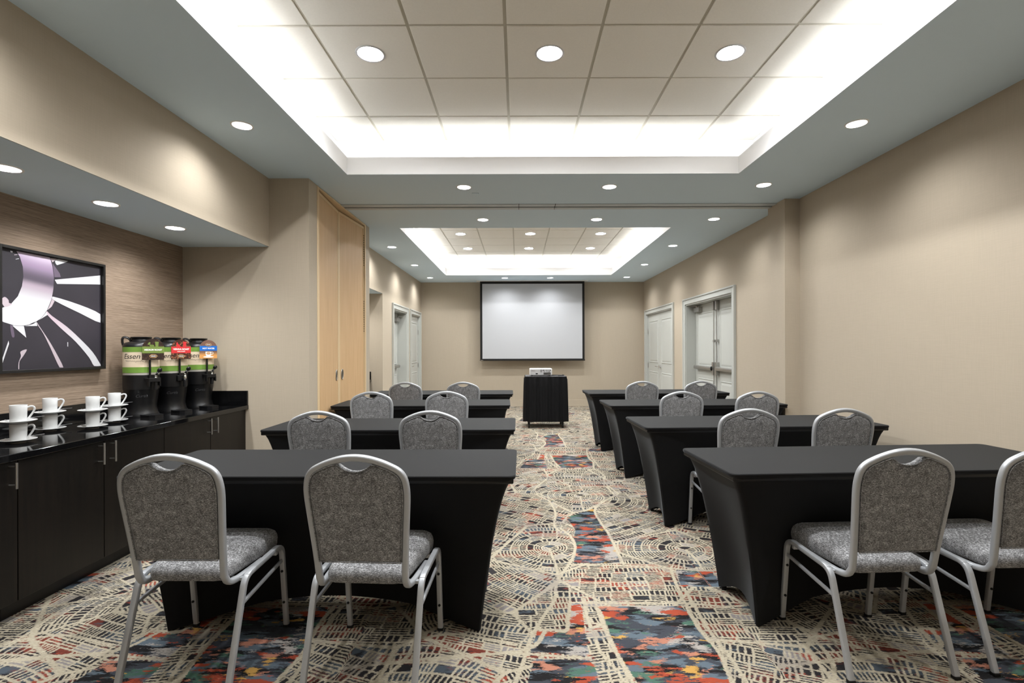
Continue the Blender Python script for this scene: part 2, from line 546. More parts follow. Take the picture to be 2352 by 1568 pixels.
def carpet():
    k = NT('woven_carpet', 0.95, 0, 0.1)
    p = k.coord()
    ring, ang, pol = k.attr('ring'), k.attr('ang'), k.attr('polar')
    road, paint, border = k.attr('road'), k.attr('paint'), k.attr('border')
    W = 0.057; L = 0.095
    fine = k.math('SUBTRACT', k.noise(k.scale(p, (70, 300, 1)), 1.0, 2), 0.5)
    wob = k.math('SUBTRACT', k.noise(p, 55, 2), 0.5)
    # ring (or row) index and position
    v = k.math('DIVIDE', ring, W)
    vi = k.math('FLOOR', v); fv = k.math('FRACT', v)
    nseg = k.math('MAXIMUM', k.math('ROUND', k.math('MULTIPLY', k.math('ADD', vi, 0.5), 2 * PI * W / L)), 3.0)
    useg = k.math('ADD', k.math('MULTIPLY', pol, k.math('MULTIPLY', ang, nseg)),
                  k.math('MULTIPLY', k.math('SUBTRACT', 1.0, pol), k.math('ADD', k.math('DIVIDE', ang, L), k.math('MULTIPLY', k.white(vi, 3.3), 1.0))))
    ui = k.math('FLOOR', useg); fu = k.math('FRACT', useg)
    rnd = k.white(ui, vi)
    rnd2 = k.white(k.math('ADD', ui, 17.3), vi)
    edge = lambda f, size: k.math('MULTIPLY', k.math('MINIMUM', f, k.math('SUBTRACT', 1.0, f)), size)
    dcell = k.math('MINIMUM', k.math('SUBTRACT', edge(fv, W), 0.0055), k.math('SUBTRACT', edge(fu, L), 0.0055))
    # dashes inside each block, along or across
    nu = k.math('ADD', 3.0, k.math('FLOOR', k.math('MULTIPLY', rnd2, 2.99)))
    su = edge(k.math('FRACT', k.math('MULTIPLY', fu, nu)), 1.0)
    su = k.math('SUBTRACT', k.math('MULTIPLY', su, k.math('DIVIDE', L, nu)), 0.0043)
    sv = k.math('SUBTRACT', edge(k.math('FRACT', k.math('MULTIPLY', fv, 3.0)), W / 3), 0.0042)
    across = k.math('LESS_THAN', rnd, 0.5)
    whole = k.math('GREATER_THAN', rnd, 0.9)
    ddash = k.math('ADD', k.math('MULTIPLY', across, su), k.math('MULTIPLY', k.math('SUBTRACT', 1.0, across), sv))
    ddash = k.math('MAXIMUM', ddash, k.math('SUBTRACT', k.math('MULTIPLY', whole, 0.2), 0.1))
    d = k.math('MINIMUM', dcell, ddash)
    d = k.math('MINIMUM', d, k.math('SUBTRACT', k.math('MINIMUM', border, road), 0.0095))
    # inside a painted patch there are no small streets
    pd = k.math('SUBTRACT', paint, 0.008)
    d = k.math('MAXIMUM', d, k.math('MINIMUM', pd, k.math('SUBTRACT', road, 0.011)))
    d = k.math('ADD', d, k.math('ADD', k.math('MULTIPLY', fine, 0.019), k.math('MULTIPLY', wob, 0.011)))
    mask = k.ss(d, -0.0016, 0.0022)
    # painterly colour field
    cc = k.n('ShaderNodeCombineXYZ')
    k.put(cc.inputs[0], k.attr('cellx')); k.put(cc.inputs[1], k.attr('celly'))
    pc = cc.outputs[0]
    rag = k.math('ADD', k.math('MULTIPLY', fine, 0.22), k.math('MULTIPLY', k.math('SUBTRACT', k.noise(k.scale(p, (14, 60, 1)), 1.0, 3), 0.5), 0.34))
    def field(sx, sy, off, detail=2.0):
        return k.math('ADD', k.noise(k.scale(pc, (sx, sy, 1), (off, off * 1.7, off * 0.3)), 1.0, detail), rag)
    inp = k.ss(paint, -0.005, 0.01)
    col = k.mix(k.ss(field(4.5, 13, 3.1), 0.43, 0.49), rgb(34, 33, 34), rgb(64, 67, 74))
    col = k.mix(k.ss(field(6, 15, 9.7), 0.54, 0.58), col, rgb(92, 104, 114))
    col = k.mix(k.ss(field(4.5, 10, 15.2), 0.61, 0.65), col, rgb(76, 106, 92))
    blk = k.mix(k.ss(field(5, 9, 21.4), 0.58, 0.64), rgb(44, 42, 44), rgb(112, 56, 46))
    blk = k.mix(k.ss(field(4, 8, 33.4), 0.53, 0.62), blk, rgb(76, 84, 92))
    blk = k.mix(k.ss(k.white(k.math('ADD', ui, 3.1), vi), 0.90, 0.93), blk, rgb(134, 129, 128))
    blk = k.mix(k.ss(field(6, 9, 51.4), 0.63, 0.67), blk, rgb(140, 68, 54))
    pnt = k.mix(k.ss(field(3.0, 5.0, 27.9), 0.57, 0.59), col, rgb(160, 154, 148))
    pnt = k.mix(k.ss(field(5.5, 12, 5.5), 0.605, 0.62), pnt, rgb(156, 72, 52))
    pnt = k.mix(k.ss(field(6.5, 10, 41.0), 0.63, 0.65), pnt, rgb(172, 118, 98))
    pnt = k.mix(k.ss(field(6, 8, 47.0), 0.655, 0.675), pnt, rgb(184, 144, 78))
    dark = k.mix(inp, blk, pnt)
    cream = k.mix(k.ss(k.noise(k.scale(p, (60, 200, 1)), 1.0, 2), 0.3, 0.7), rgb(164, 154, 134), rgb(187, 178, 158))
    cream = k.mix(k.ss(field(3, 5, 61.0), 0.56, 0.66), cream, rgb(154, 146, 134))
    blur = k.math('MULTIPLY', mask, k.ss(k.noise(k.scale(p, (90, 260, 1)), 1.0, 2), 0.08, 0.30))
    k.color(k.mix(blur, cream, dark))
    pile = k.noise(p, 420, 2)
    k.bump(k.math('ADD', pile, k.math('MULTIPLY', fine, 0.6)), 0.5, 0.003)
    return k.m
floor = struct(link('floor', build_floor(), carpet()))

# ------------------------------------------------------------------ walls
def wall_along_y(name, x0, x1, ya, yb, z1, openings, mat, z0=0.0):
    bm = nb()
    cur = ya
    for (a, b, zt) in sorted(openings):
        if a > cur: box(bm, (x0, cur, z0), (x1, a, z1))
        if zt < z1: box(bm, (x0, a, zt), (x1, b, z1))
        cur = b
    if cur < yb: box(bm, (x0, cur, z0), (x1, yb, z1))
    return struct(obj(name, bm, mat))
DOOR_A = (9.05, 10.12, 2.07)
DOOR_B = (10.52, 11.44, 2.08)
DD_NEAR = (6.82, 8.73, 2.09)
DD_FAR = (9.48, 11.39, 2.10)
NICHE2 = (6.45, 8.34, SOF)
wall_along_y('wall_left', XL - 0.26, XL, 6.387, YB, TRAY + .1, [NICHE2, DOOR_A, DOOR_B], M['wall'])
wall_along_y('wall_right', XR, XR + 0.26, YF, YB, TRAY + .1, [DD_NEAR, DD_FAR], M['wall'])
struct(boxo('wall_back', (XL - 0.26, YB, 0), (XR + 0.26, YB + 0.1, TRAY + .1), M['wall']))
struct(boxo('wall_front', (XN - 0.1, YF - 0.1, 0), (XR + 0.26, YF, TRAY + .1), M['wall']))
# near left: grasscloth niche, bulkhead above it, pillar that holds the folded partition
struct(boxo('wall_niche', (XN - 0.1, 0.7, 0), (XN, 4.54, SOF), M['grass']))
wl = struct(boxo('wall_bulkhead', (XL - 0.10, 0.7, SOF + .003), (XL, 4.54, CEIL), M['wall']))
boxo('soffit', (XN - 0.1, 0.7, SOF), (XL, 4.54, SOF + 0.03), M['ceil'], wl)
struct(boxo('wall_left.001', (XN - 0.1, YF, 0), (XL, 0.7, TRAY + .1), M['wall']))
PK = (4.732, 6.224)
bm = nb()
box(bm, (XN - 0.1, 4.54, 0), (-1.89, PK[0], CEIL))
box(bm, (XN - 0.1, PK[1], 0), (-1.89, 6.387, CEIL))
box(bm, (XN - 0.1, PK[0], 0), (-2.12, PK[1], CEIL))
box(bm, (-2.12, PK[0], 2.876), (-1.89, PK[1], CEIL))
struct(obj('wall_pocket', bm, M['wall']))
struct(boxo('wall_pillar', (2.766, 5.2, 0), (XR, 5.547, CEIL), M['wall']))
# far niche shell
bm = nb()
box(bm, (XN - 0.1, NICHE2[0] - 0.05, 0), (XN, NICHE2[1] + .1, SOF))
box(bm, (XN, NICHE2[1], 0), (XL - 0.26, NICHE2[1] + 0.1, SOF))
box(bm, (XN, NICHE2[0] - 0.06, 0), (XL - 0.26, NICHE2[0], SOF))
struct(obj('wall_alcove', bm, M['wall']))
ALC = [(-2.61, 6.95, 'first soffit light inside the far left alcove'), (-2.61, 7.75, 'second soffit light inside the far left alcove')]
bm = nb()
holed(bm, [(XN - .1, NICHE2[0] + .001), (XL - .26, NICHE2[0] + .001), (XL - .26, NICHE2[1] - .001), (XN - .1, NICHE2[1] - .001)], [circle(x, y, 0.066) for x, y, _ in ALC], SOF - .006)
holed(bm, [(XL - .262, NICHE2[0] + .001), (XL - .0005, NICHE2[0] + .001), (XL - .0005, NICHE2[1] - .001), (XL - .262, NICHE2[1] - .001)], [], SOF - .006)
struct(obj('ceiling.002', bm, M['ceil']))
# baseboards
def base(name, a, b):
    return struct(boxo(name, a, b, M['wall'], bev=0.003))
base('baseboard_back', (XL, YB - 0.014, 0), (XR, YB, 0.152))
bm = nb()
for a, b in ((YF, 5.2), (5.547, DD_NEAR[0] - .1), (DD_NEAR[1] + .1, DD_FAR[0] - .1)):
    box(bm, (XR - 0.014, a, 0), (XR, b, 0.152), 0.003)
struct(obj('baseboard_right', bm, M['wall']))
bm = nb()
for a, b in ((NICHE2[1], DOOR_A[0] - .1),):
    box(bm, (XL, a, 0), (XL + 0.014, b, 0.152), 0.003)
box(bm, (-1.89, 4.54, 0), (-1.876, PK[0] - .02, 0.152), 0.003)
box(bm, (-2.4, 4.526, 0), (-1.876, 4.54, 0.152), 0.003)
box(bm, (-1.89, PK[1] + .02, 0), (-1.876, 6.387, 0.152), 0.003)
struct(obj('baseboard_left', bm, M['wall']))

# ------------------------------------------------------------------ ceilings
LOW = [  # x, y, label of every recessed light in the lower ceiling
 (-1.9, 3.463, 'small round ceiling light near the left bulkhead, nearest of the left row'),
 (2.34, 3.463, 'small round ceiling light nearest above the blank right wall'),
 (-0.512, 4.795, 'left light of the pair just beyond the near raised ceiling'),
 (0.877, 4.795, 'right light of the pair just beyond the near raised ceiling'),
 (2.331, 4.757, 'small round ceiling light just in front of the right wall pillar'),
 (-0.417, 6.006, 'leftmost light of the row just past the partition track'),
 (0.943, 6.006, 'middle light of the row just past the partition track'),
 (2.349, 6.006, 'rightmost light of the row just past the partition track, by the pillar'),
 (-1.907, 7.60, 'small ceiling light above the far left alcove opening'),
 (2.334, 7.558, 'small ceiling light above the double doors with push bars'),
 (-1.9, 9.242, 'small ceiling light above the recessed left doorway'),
 (2.333, 9.242, 'small ceiling light above the wall between the two right double doors'),
 (-1.905, 10.876, 'small ceiling light in the far left corner of the room'),
 (2.358, 10.876, 'small ceiling light in the far right corner of the room'),
 (-0.285, 10.943, 'left ceiling light right above the projection screen'),
 (0.702, 10.943, 'right ceiling light right above the projection screen'),
 (-1.9, 1.83, 'ceiling light left of the camera above the left bulkhead, out of view'),
 (2.34, 1.83, 'ceiling light right of the camera along the right wall, out of view'),
 (-1.2, -0.25, 'ceiling light behind the camera on the left, out of view'),
 (1.5, -0.25, 'ceiling light behind the camera on the right, out of view'),
]
SOFL = [(-2.61, 2.555, 'nearest soffit light, above the left end of the framed picture'),
        (-2.61, 3.183, 'middle soffit light, above the right side of the framed picture'),
        (-2.61, 3.824, 'farthest soffit light, above the coffee dispensers')]
TRL = []
for k_, (yy, where) in enumerate([(3.335, 'near raised ceiling'), (2.115, 'near raised ceiling overhead, out of view'),
                                  (8.56, 'far raised ceiling, front row'), (9.80, 'far raised ceiling, back row'), (7.34, 'far raised ceiling, row hidden behind its lip')]):
    for xx, side in ((-0.975, 'left'), (0.215, 'middle'), (1.415, 'right')):
        TRL.append((xx, yy, '%s large round light in the %s' % (side, where)))
R_LOW, R_TR = 0.060, 0.081
bm = nb()
holes = [[(LIPX[0], a), (LIPX[1], a), (LIPX[1], b), (LIPX[0], b)] for a, b in LIPY]
holed(bm, [(XL - 0.02, YF), (XR, YF), (XR, YB), (XL - 0.02, YB)], holes + [circle(x, y, R_LOW + 0.006) for x, y, _ in LOW], CEIL)
struct(obj('ceiling', bm, M['ceil']))
# the soffit sheet needs its own light holes: rebuild it as a holed sheet
sof = bpy.data.objects['soffit']
bm = nb()
holed(bm, [(XN - 0.1, 0.7), (XL, 0.7), (XL, 4.54), (XN - 0.1, 4.54)], [circle(x, y, R_LOW + 0.006) for x, y, _ in SOFL], SOF)
sof.data.clear_geometry(); bm.to_mesh(sof.data); bm.free()

XLN = [0.2225 + 0.592 * k for k in (-2.5, -1.5, -0.5, 0.5, 1.5, 2.5)]
YLN = [[4.235 - 0.595 * k for k in range(7)], [10.70 - 0.600 * k for k in range(8)]]
for t in (0, 1):
    tr = struct(empty('trim_%d' % (t + 1)))
    (xa, xb), (ya, yb) = LIPX, LIPY[t]
    (ua, ub), (va, vb) = UPX, UPY[t]
    top = 3.036; led = 2.94
    bm = nb()
    th = 0.025
    box(bm, (xa - th, ya - th, CEIL + .002), (xa, yb + th, top)); box(bm, (xb, ya - th, CEIL + .002), (xb + th, yb + th, top))
    box(bm, (xa, ya - th, CEIL + .002), (xb, ya, top)); box(bm, (xa, yb, CEIL + .002), (xb, yb + th, top))
    obj('cove_lip', bm, M['white'], tr)
    bm = nb()
    holed(bm, [(ua, va), (ub, va), (ub, vb), (ua, vb)], [[(xa - .01, ya - .01), (xb + .01, ya - .01), (xb + .01, yb + .01), (xa - .01, yb + .01)]], led)
    obj('cove_ledge', bm, M['white'], tr)
    bm = nb()
    box(bm, (ua - .05, va - .05, led), (ua, vb + .05, TRAY)); box(bm, (ub, va - .05, led), (ub + .05, vb + .05, TRAY))
    box(bm, (ua, va - .05, led), (ub, va, TRAY)); box(bm, (ua, vb, led), (ub, vb + .05, TRAY))
    obj('cove_wall', bm, M['white'], tr)
    # light strips lying on the ledge behind the lip
    zs = led + 0.012
    for a, b in (((xa - .085, ya + .02), (xa - .045, yb - .02)), ((xb + .045, ya + .02), (xb + .085, yb - .02)),
                 ((xa + .02, ya - .085), (xb - .02, ya - .045)), ((xa + .02, yb + .045), (xb - .02, yb + .085))):
        boxo('light_strip', (a[0], a[1], led), (b[0], b[1], zs + .01), M['strip'], tr)
    # raised ceiling: backing, grid bars and individual tiles
    up = struct(boxo('ceiling.%03d' % (t + 10), (ua - .05, va - .05, TRAY + 0.13), (ub + .05, vb + .05, TRAY + 0.15), M['grid']))
    xe = [ua] + XLN + [ub]
    ye = [vb] + [y for y in YLN[t] if y > va + 0.1] + [va]
    bm = nb()
    for x in XLN: box(bm, (x - 0.012, va, TRAY - 0.001), (x + 0.012, vb, TRAY + 0.004))
    for y in ye[1:-1]: box(bm, (ua, y - 0.012, TRAY - 0.0005), (ub, y + 0.012, TRAY + 0.004))
    obj('grid_bars', bm, M['grid'], up)
    cache = {}
    for i in range(len(xe) - 1):
        for j in range(len(ye) - 1):
            x0, x1 = xe[i], xe[i + 1]; y1, y0 = ye[j], ye[j + 1]
            g = 0.010
            x0 += g if i > 0 else 0.001; x1 -= g if i < len(xe) - 2 else 0.001
            y0 += g if j < len(ye) - 2 else 0.001; y1 -= g if j > 0 else 0.001
            cx, cy = (x0 + x1) / 2, (y0 + y1) / 2
            hole = [(x, y) for x, y, _ in TRL if x0 < x < x1 and y0 < y < y1]
            key = (round(x1 - x0, 3), round(y1 - y0, 3))
            if hole:
                bm = nb()
                hx, hy = hole[0]
                rect = [(x0 - cx, y0 - cy), (x1 - cx, y0 - cy), (x1 - cx, y1 - cy), (x0 - cx, y1 - cy)]
                holed(bm, rect, [circle(hx - cx, hy - cy, R_TR + .006)], -0.008)
                for a, b in zip(rect, rect[1:] + rect[:1]):
                    bm.faces.new([bm.verts.new(q) for q in ((a[0], a[1], -.008), (b[0], b[1], -.008), (b[0], b[1], .004), (a[0], a[1], .004))])
                o = obj('ceiling_tile', bm, M['tile'], up)
            elif key in cache:
                o = bpy.data.objects.new('ceiling_tile', cache[key]); COL.objects.link(o); o.parent = up
            else:
                w_, h_ = (x1 - x0) / 2, (y1 - y0) / 2
                o = boxo('ceiling_tile', (-w_, -h_, -0.008), (w_, h_, 0.003), M['tile'], up, 0.002)
                cache[key] = o.data
            o.location = (cx, cy, TRAY + random.uniform(-0.0012, 0.0012))
            o.rotation_euler = (random.uniform(-.0012, .0012), random.uniform(-.0012, .0012), 0)

# downlights: trim ring, reflector cone, lamp disc and the light it gives
def downlight_meshes(r, ring, depth, lens=None, glow='lens'):
    bm = nb(); lathe(bm, [(r, 0.0), (r + 0.002, -0.004), (ring - 0.002, -0.004), (ring, 0.0)], 28)
    a = bpy.data.meshes.new('trim_ring'); bmesh.ops.recalc_face_normals(bm, faces=bm.faces[:]); bm.to_mesh(a); bm.free()
    bm = nb(); lathe(bm, [(r + 0.001, -0.003), (r * 0.93, depth * 0.35), (r * 0.78, depth * 0.72), (r * 0.62, depth)], 28)
    b = bpy.data.meshes.new('reflector'); bm.to_mesh(b); bm.free()
    bm = nb(); lathe(bm, [(0.0005, (lens or depth) - 0.002), (r * (0.73 if lens else 0.63), (lens or depth) - 0.0015)], 28)
    c = bpy.data.meshes.new('lamp_disc'); bm.to_mesh(c); bm.free()
    for me, m_ in ((a, M['projgrey'] if lens else M['ring']), (b, M['reflector']), (c, M[glow] if lens else M['lamp'])):
        me.materials.append(m_)
        for p in me.polygons: p.use_smooth = True
    return a, b, c, depth
DL = {'s': downlight_meshes(R_LOW, 0.073, 0.062), 't': downlight_meshes(R_TR, 0.098, 0.085, 0.024), 'f': downlight_meshes(R_TR, 0.098, 0.085, 0.024, 'lens_far')}
def spot(kind, w):
    l = bpy.data.lights.new('lamp_light', 'SPOT')
    l.energy = w; l.color = LAMP_COL
    l.spot_size = math.radians(150); l.spot_blend = 0.8
    l.shadow_soft_size = 0.045
    return l
SP = spot('s', SPOT_W)
def downlight(x, y, z, label, kind, group):
    t = thing('ceiling_light', label, 'ceiling light', (x, y, z), 0, group)
    a, b, c, dep = DL[kind]
    for nm, me in (('trim_ring', a), ('reflector', b), ('lamp_disc', c)):
        o = bpy.data.objects.new(nm, me); COL.objects.link(o); o.parent = t
    if kind == 's':
        o = bpy.data.objects.new('lamp_light', SP); COL.objects.link(o); o.parent = t
        o.location = (0, 0, dep - 0.030)
for x, y, lb in LOW: downlight(x, y, CEIL, lb, 's', 'small lights in the lower ceiling')
for x, y, lb in ALC: downlight(x, y, SOF - .006, lb, 's', 'lights under the alcove soffit')
for x, y, lb in SOFL: downlight(x, y, SOF, lb, 's', 'lights under the left soffit')
for x, y, lb in TRL: downlight(x, y, TRAY - .008, lb, 't' if y < 5 else 'f', 'lights in the raised ceilings')
tag(boxo('cover_plate', (-0.455, 4.975, CEIL - 0.006), (-0.385, 5.015, CEIL), M['ceil'], bev=0.002), 'tiny painted cover plate on the grey ceiling before the partition track', 'cover plate')

# partition track on the ceiling and the folded-away pocket doors
tk = thing('partition_track', 'long grey metal track across the ceiling for the folding partition', 'track', (0, 0, CEIL))
bm = nb()
box(bm, (-1.89, 5.355, -0.010), (2.766, 5.43, 0), 0.002); box(bm, (-1.89, 5.465, -0.014), (2.766, 5.53, 0), 0.003)
obj('track_rail', bm, M['track'], tk)
boxo('track_slot', (-1.89, 5.43, -0.004), (2.766, 5.465, 0), plain('track_slot_grey', rgb(96, 99, 100), .6), tk)
for x in (0.01, 0.4): boxo('track_joint', (x, 5.353, -0.0145), (x + 0.004, 5.532, 0), M['gapdark'], tk)
d5 = struct(empty('door_5'))
xw = -1.884
bm = nb()
box(bm, (-2.0, PK[0] - .004, 0), (xw, PK[0] + .035, 2.878), .003); box(bm, (-2.0, PK[1] - .035, 0), (xw, PK[1] + .004, 2.878), .003)
box(bm, (-2.0, PK[0] + .035, 2.858), (xw, PK[1] - .035, 2.878), .003)
obj('frame', bm, M['maplelight'], d5)
boxo('dark_reveal', (-2.118, PK[0] + .03, 0.01), (-2.05, PK[1] - .03, 2.855), M['gapdark'], d5)
ym = (PK[0] + PK[1]) / 2
def pocket_leaf(y0, x0, y1, x1, seam_at_end):
    d = Vector((x1 - x0, y1 - y0, 0)); L_ = d.length
    rz = math.atan2(d.y, d.x)
    lf = obj('door_leaf', box(nb(), (0, 0, 0.012), (L_, 0.035, 2.845), 0.002), M['maple'], d5, (x0, y0, 0), (0, 0, rz))
    bm = nb()
    box(bm, (0, -0.004, 2.815), (L_, 0.0, 2.845), .001)
    e = L_ - 0.03 if seam_at_end else 0
    box(bm, (e, -0.004, 0.012), (e + .03, 0, 2.815), .001)
    e = 0 if seam_at_end else L_ - 0.022
    box(bm, (e, -0.004, 0.012), (e + .022, 0, 2.815), .001)
    obj('edge_trim', bm, M['maplelight'], lf)
    px = L_ - 0.085 if seam_at_end else 0.085
    bm = nb()
    ring = [(px + 0.022 * math.cos(a), -0.003, 1.06 + 0.055 * math.sin(a)) for a in [2 * PI * i / 24 for i in range(24)]]
    sweep(bm, ring, 0.010, 0.010, closed=True, circ=6, up=Vector((0, 1, 0)))
    obj('flush_pull', bm, M['steel'], lf, smooth=True)
    bm = nb()
    bm.faces.new([bm.verts.new((px + 0.02 * math.cos(2 * PI * i / 24), -0.0008, 1.06 + 0.053 * math.sin(2 * PI * i / 24))) for i in range(24)])
    obj('pull_cup', bm, plain('pull_shadow', rgb(120, 112, 98), 0.4, 0.6), lf)
    he = 0.004 if seam_at_end else L_ - 0.014
    bm = nb()
    for zz in (2.36, 1.55):
        for q in range(14): box(bm, (he, -0.006, zz + q * 0.028), (he + .01, -0.004, zz + q * 0.028 + 0.018))
    h_ = obj('piano_hinge', bm, M['gapdark'], lf); h_['kind'] = 'stuff'
pocket_leaf(PK[0] + .036, -1.90, ym - .003, -1.960, True)
pocket_leaf(ym + .003, -1.960, PK[1] - .036, -1.90, False)

# ------------------------------------------------------------------ doors
def casing(par, X, s, ya, yb, zt, w=0.095, th=0.022):
    """s = +1 when the room lies at larger x"""
    bm = nb()
    x0, x1 = (X, X + s * th)
    lo, hi = min(x0, x1), max(x0, x1)
    e0, e1 = sorted((X - s * .002, X + s * (th + .012)))
    box(bm, (lo, ya - w, 0), (hi, ya, zt + w), .004); box(bm, (lo, yb, 0), (hi, yb + w, zt + w), .004)
    box(bm, (lo, ya, zt), (hi, yb, zt + w), .004)
    b_ = 0.022
    box(bm, (e0, ya - w - .003, 0), (e1, ya - w + b_, zt + w + .003), .003); box(bm, (e0, yb + w - b_, 0), (e1, yb + w + .003, zt + w + .003), .003)
    box(bm, (e0, ya - w + b_, zt + w - b_), (e1, yb + w - b_, zt + w + .003), .003)
    return obj('casing', bm, M['doorpaint'], par)
def jamb(par, X, s, depth, ya, yb, zt):
    bm = nb()
    x0, x1 = sorted((X + s * .004, X - s * depth))
    box(bm, (x0, ya - .002, 0), (x1, ya + .018, zt)); box(bm, (x0, yb - .018, 0), (x1, yb + .002, zt)); box(bm, (x0, ya, zt - .018), (x1, yb, zt + .002))
    xs = X - s * (depth - 0.05)
    a, b = sorted((xs, xs - s * .05))
    box(bm, (a, ya + .018, 0), (b, ya + .03, zt - .018)); box(bm, (a, yb - .03, 0), (b, yb - .018, zt - .018)); box(bm, (a, ya, zt - .03), (b, yb, zt - .018))
    return obj('jamb', bm, M['doorpaint'], par)
def leaf(par, X, s, ya, yb, zt, panels=True):
    """a panelled leaf whose room face lies at X, on the side s"""
    t = 0.045
    a, b = sorted((X, X - s * t))
    lf = boxo('door_leaf', (a, ya, 0.01), (b, yb, zt), M['doorpaint'], par, .002)
    w = yb - ya
    if panels:
        for z0, z1 in ((0.20, 0.84), (1.03, zt - 0.14)):
            m_ = 0.13
            bm = nb()
            # moulding frame, then a raised field with sloped shoulders
            y0, y1 = ya + m_, yb - m_
            for q in range(2):
                o_ = 0.0 if q == 0 else 0.012
                pts = [(y0 + o_, z0 + o_), (y1 - o_, z0 + o_), (y1 - o_, z1 - o_), (y0 + o_, z1 - o_)]
            r0 = [bm.verts.new((X + s * .0005, y, z)) for y, z in ((y0, z0), (y1, z0), (y1, z1), (y0, z1))]
            r1 = [bm.verts.new((X + s * .011, y, z)) for y, z in ((y0 + .012, z0 + .012), (y1 - .012, z0 + .012), (y1 - .012, z1 - .012), (y0 + .012, z1 - .012))]
            r2 = [bm.verts.new((X + s * .002, y, z)) for y, z in ((y0 + .026, z0 + .026), (y1 - .026, z0 + .026), (y1 - .026, z1 - .026), (y0 + .026, z1 - .026))]
            r3 = [bm.verts.new((X + s * .008, y, z)) for y, z in ((y0 + .06, z0 + .06), (y1 - .06, z0 + .06), (y1 - .06, z1 - .06), (y0 + .06, z1 - .06))]
            for A, B in ((r0, r1), (r1, r2), (r2, r3)):
                for i in range(4): bm.faces.new((A[i], A[(i + 1) % 4], B[(i + 1) % 4], B[i]))
            bm.faces.new(r3)
            obj('panel', bm, M['doorpaint'], lf)
    return lf
def lever(par, X, s, y, z, dirn):
    bm = nb()
    a = [(X, y, z), (X + s * .012, y, z)]
    sweep(bm, a, 0.052, 0.052, circ=16, up=Vector((0, 0, 1)))
    sweep(bm, fillet([(X + s * .01, y, z), (X + s * .055, y, z), (X + s * .055, y + dirn * .11, z)], .015), 0.018, 0.018, circ=10, up=Vector((0, 0, 1)))
    obj('lever_handle', bm, M['chrome'], par, smooth=40)
def hinge(par, X, s, y, z):
    bm = nb()
    sweep(bm, [(X + s * .006, y, z - .055), (X + s * .006, y, z + .055)], .014, .014, circ=8, up=Vector((1, 0, 0)))
    a, b = sorted((X, X + s * .003))
    box(bm, (a, y - .016, z - .05), (b, y + .016, z + .05))
    obj('hinge', bm, M['steel'], par)
def closer(par, X, s, y0, y1, z, zt):
    a, b = sorted((X, X + s * .065))
    boxo('closer_body', (a, y0, z), (b, y1, z + .075), M['steel'], par, .006, 2)
    bm = nb()
    yc = (y0 + y1) / 2
    sweep(bm, [(X + s * .05, yc, z + .075), (X + s * .05, yc, z + .10)], .026, .026, circ=10, up=Vector((1, 0, 0)))
    sweep(bm, [(X + s * .05, yc, z + .10), (X + s * .10, yc + (y1 - y0) * .55, z + .105), (X + s * .02, y1 + .12, z + .115)], .022, .007)
    obj('closer_arm', bm, M['steel'], par)
def panic(par, X, s, y0, y1, z, yv=None, zt=2.0):
    """push bar across the leaf; yv = the position of the vertical rod case"""
    a, b = sorted((X + s * .012, X + s * .075))
    boxo('push_bar', (a, min(y0, y1), z - .032), (b, max(y0, y1), z + .032), M['steel'], par, .022, 4, 40)
    yo = min(y0, y1) + .012
    boxo('bar_end', (a - .003, yo - .022, z - .035), (b + .003, yo + .018, z + .035), M['darkrubber'], par, .022, 4, 40)
    if yv is not None:
        pr = [(yv - .028, z - .10), (yv + .028, z - .10), (yv + .036, z - .03), (yv + .036, z + .03), (yv + .028, z + .10), (yv - .028, z + .10), (yv - .036, z + .03), (yv - .036, z - .03)]
        a2, b2 = sorted((X, X + s * .055))
        obj('bar_head', prism(nb(), pr, 'x', a2, b2), M['steel'], par)
        bm = nb()
        sweep(bm, [(X + s * .03, yv, 0.06), (X + s * .03, yv, zt - .12)], .014, .014, circ=8, up=Vector((1, 0, 0)))
        for zz in (0.5, 1.45): box(bm, (min(X, X + s * .04), yv - .02, zz - .02), (max(X, X + s * .04), yv + .02, zz + .02), .002)
        obj('latch_rod', bm, M['steel'], par)
        boxo('top_latch', (min(X, X + s * .05), yv - .03, zt - .14), (max(X, X + s * .05), yv + .03, zt - .005), M['steel'], par, .004)
# near right double door, deeply recessed with push bars
d1 = struct(empty('door_1')); s = -1
ya, yb, zt = DD_NEAR
casing(d1, XR, s, ya, yb, zt); jamb(d1, XR, s, 0.225, ya, yb, zt)
XF = XR + 0.165
ymid = (ya + yb) / 2
l1 = leaf(d1, XF, s, ya + .02, ymid - .003, zt - .02); l2 = leaf(d1, XF, s, ymid + .003, yb - .02, zt - .02)
panic(l1, XF, s, ya + .12, ymid - .075, 1.02, ymid - .055, zt - .02); panic(l2, XF, s, yb - .10, ymid + .075, 1.02, ymid + .055, zt - .02)
closer(l1, XF, s, ya + .25, ya + .06, zt - .14, zt); closer(l2, XF, s, yb - .33, yb - .08, zt - .14, zt)
# far right double door, lever handles
d2 = struct(empty('door_2'))
ya, yb, zt = DD_FAR
casing(d2, XR, s, ya, yb, zt); jamb(d2, XR, s, 0.10, ya, yb, zt)
XF = XR + 0.03; ymid = (ya + yb) / 2
l1 = leaf(d2, XF, s, ya + .02, ymid - .002, zt - .02); l2 = leaf(d2, XF, s, ymid + .002, yb - .02, zt - .02)
lever(l1, XF, s, ymid - .06, 0.96, -1); lever(l2, XF, s, ymid + .06, 0.96, 1)
for zz in (1.72, 0.96, 0.25):
    hinge(l1, XF, s, ya + .018, zz); hinge(l2, XF, s, yb - .018, zz)
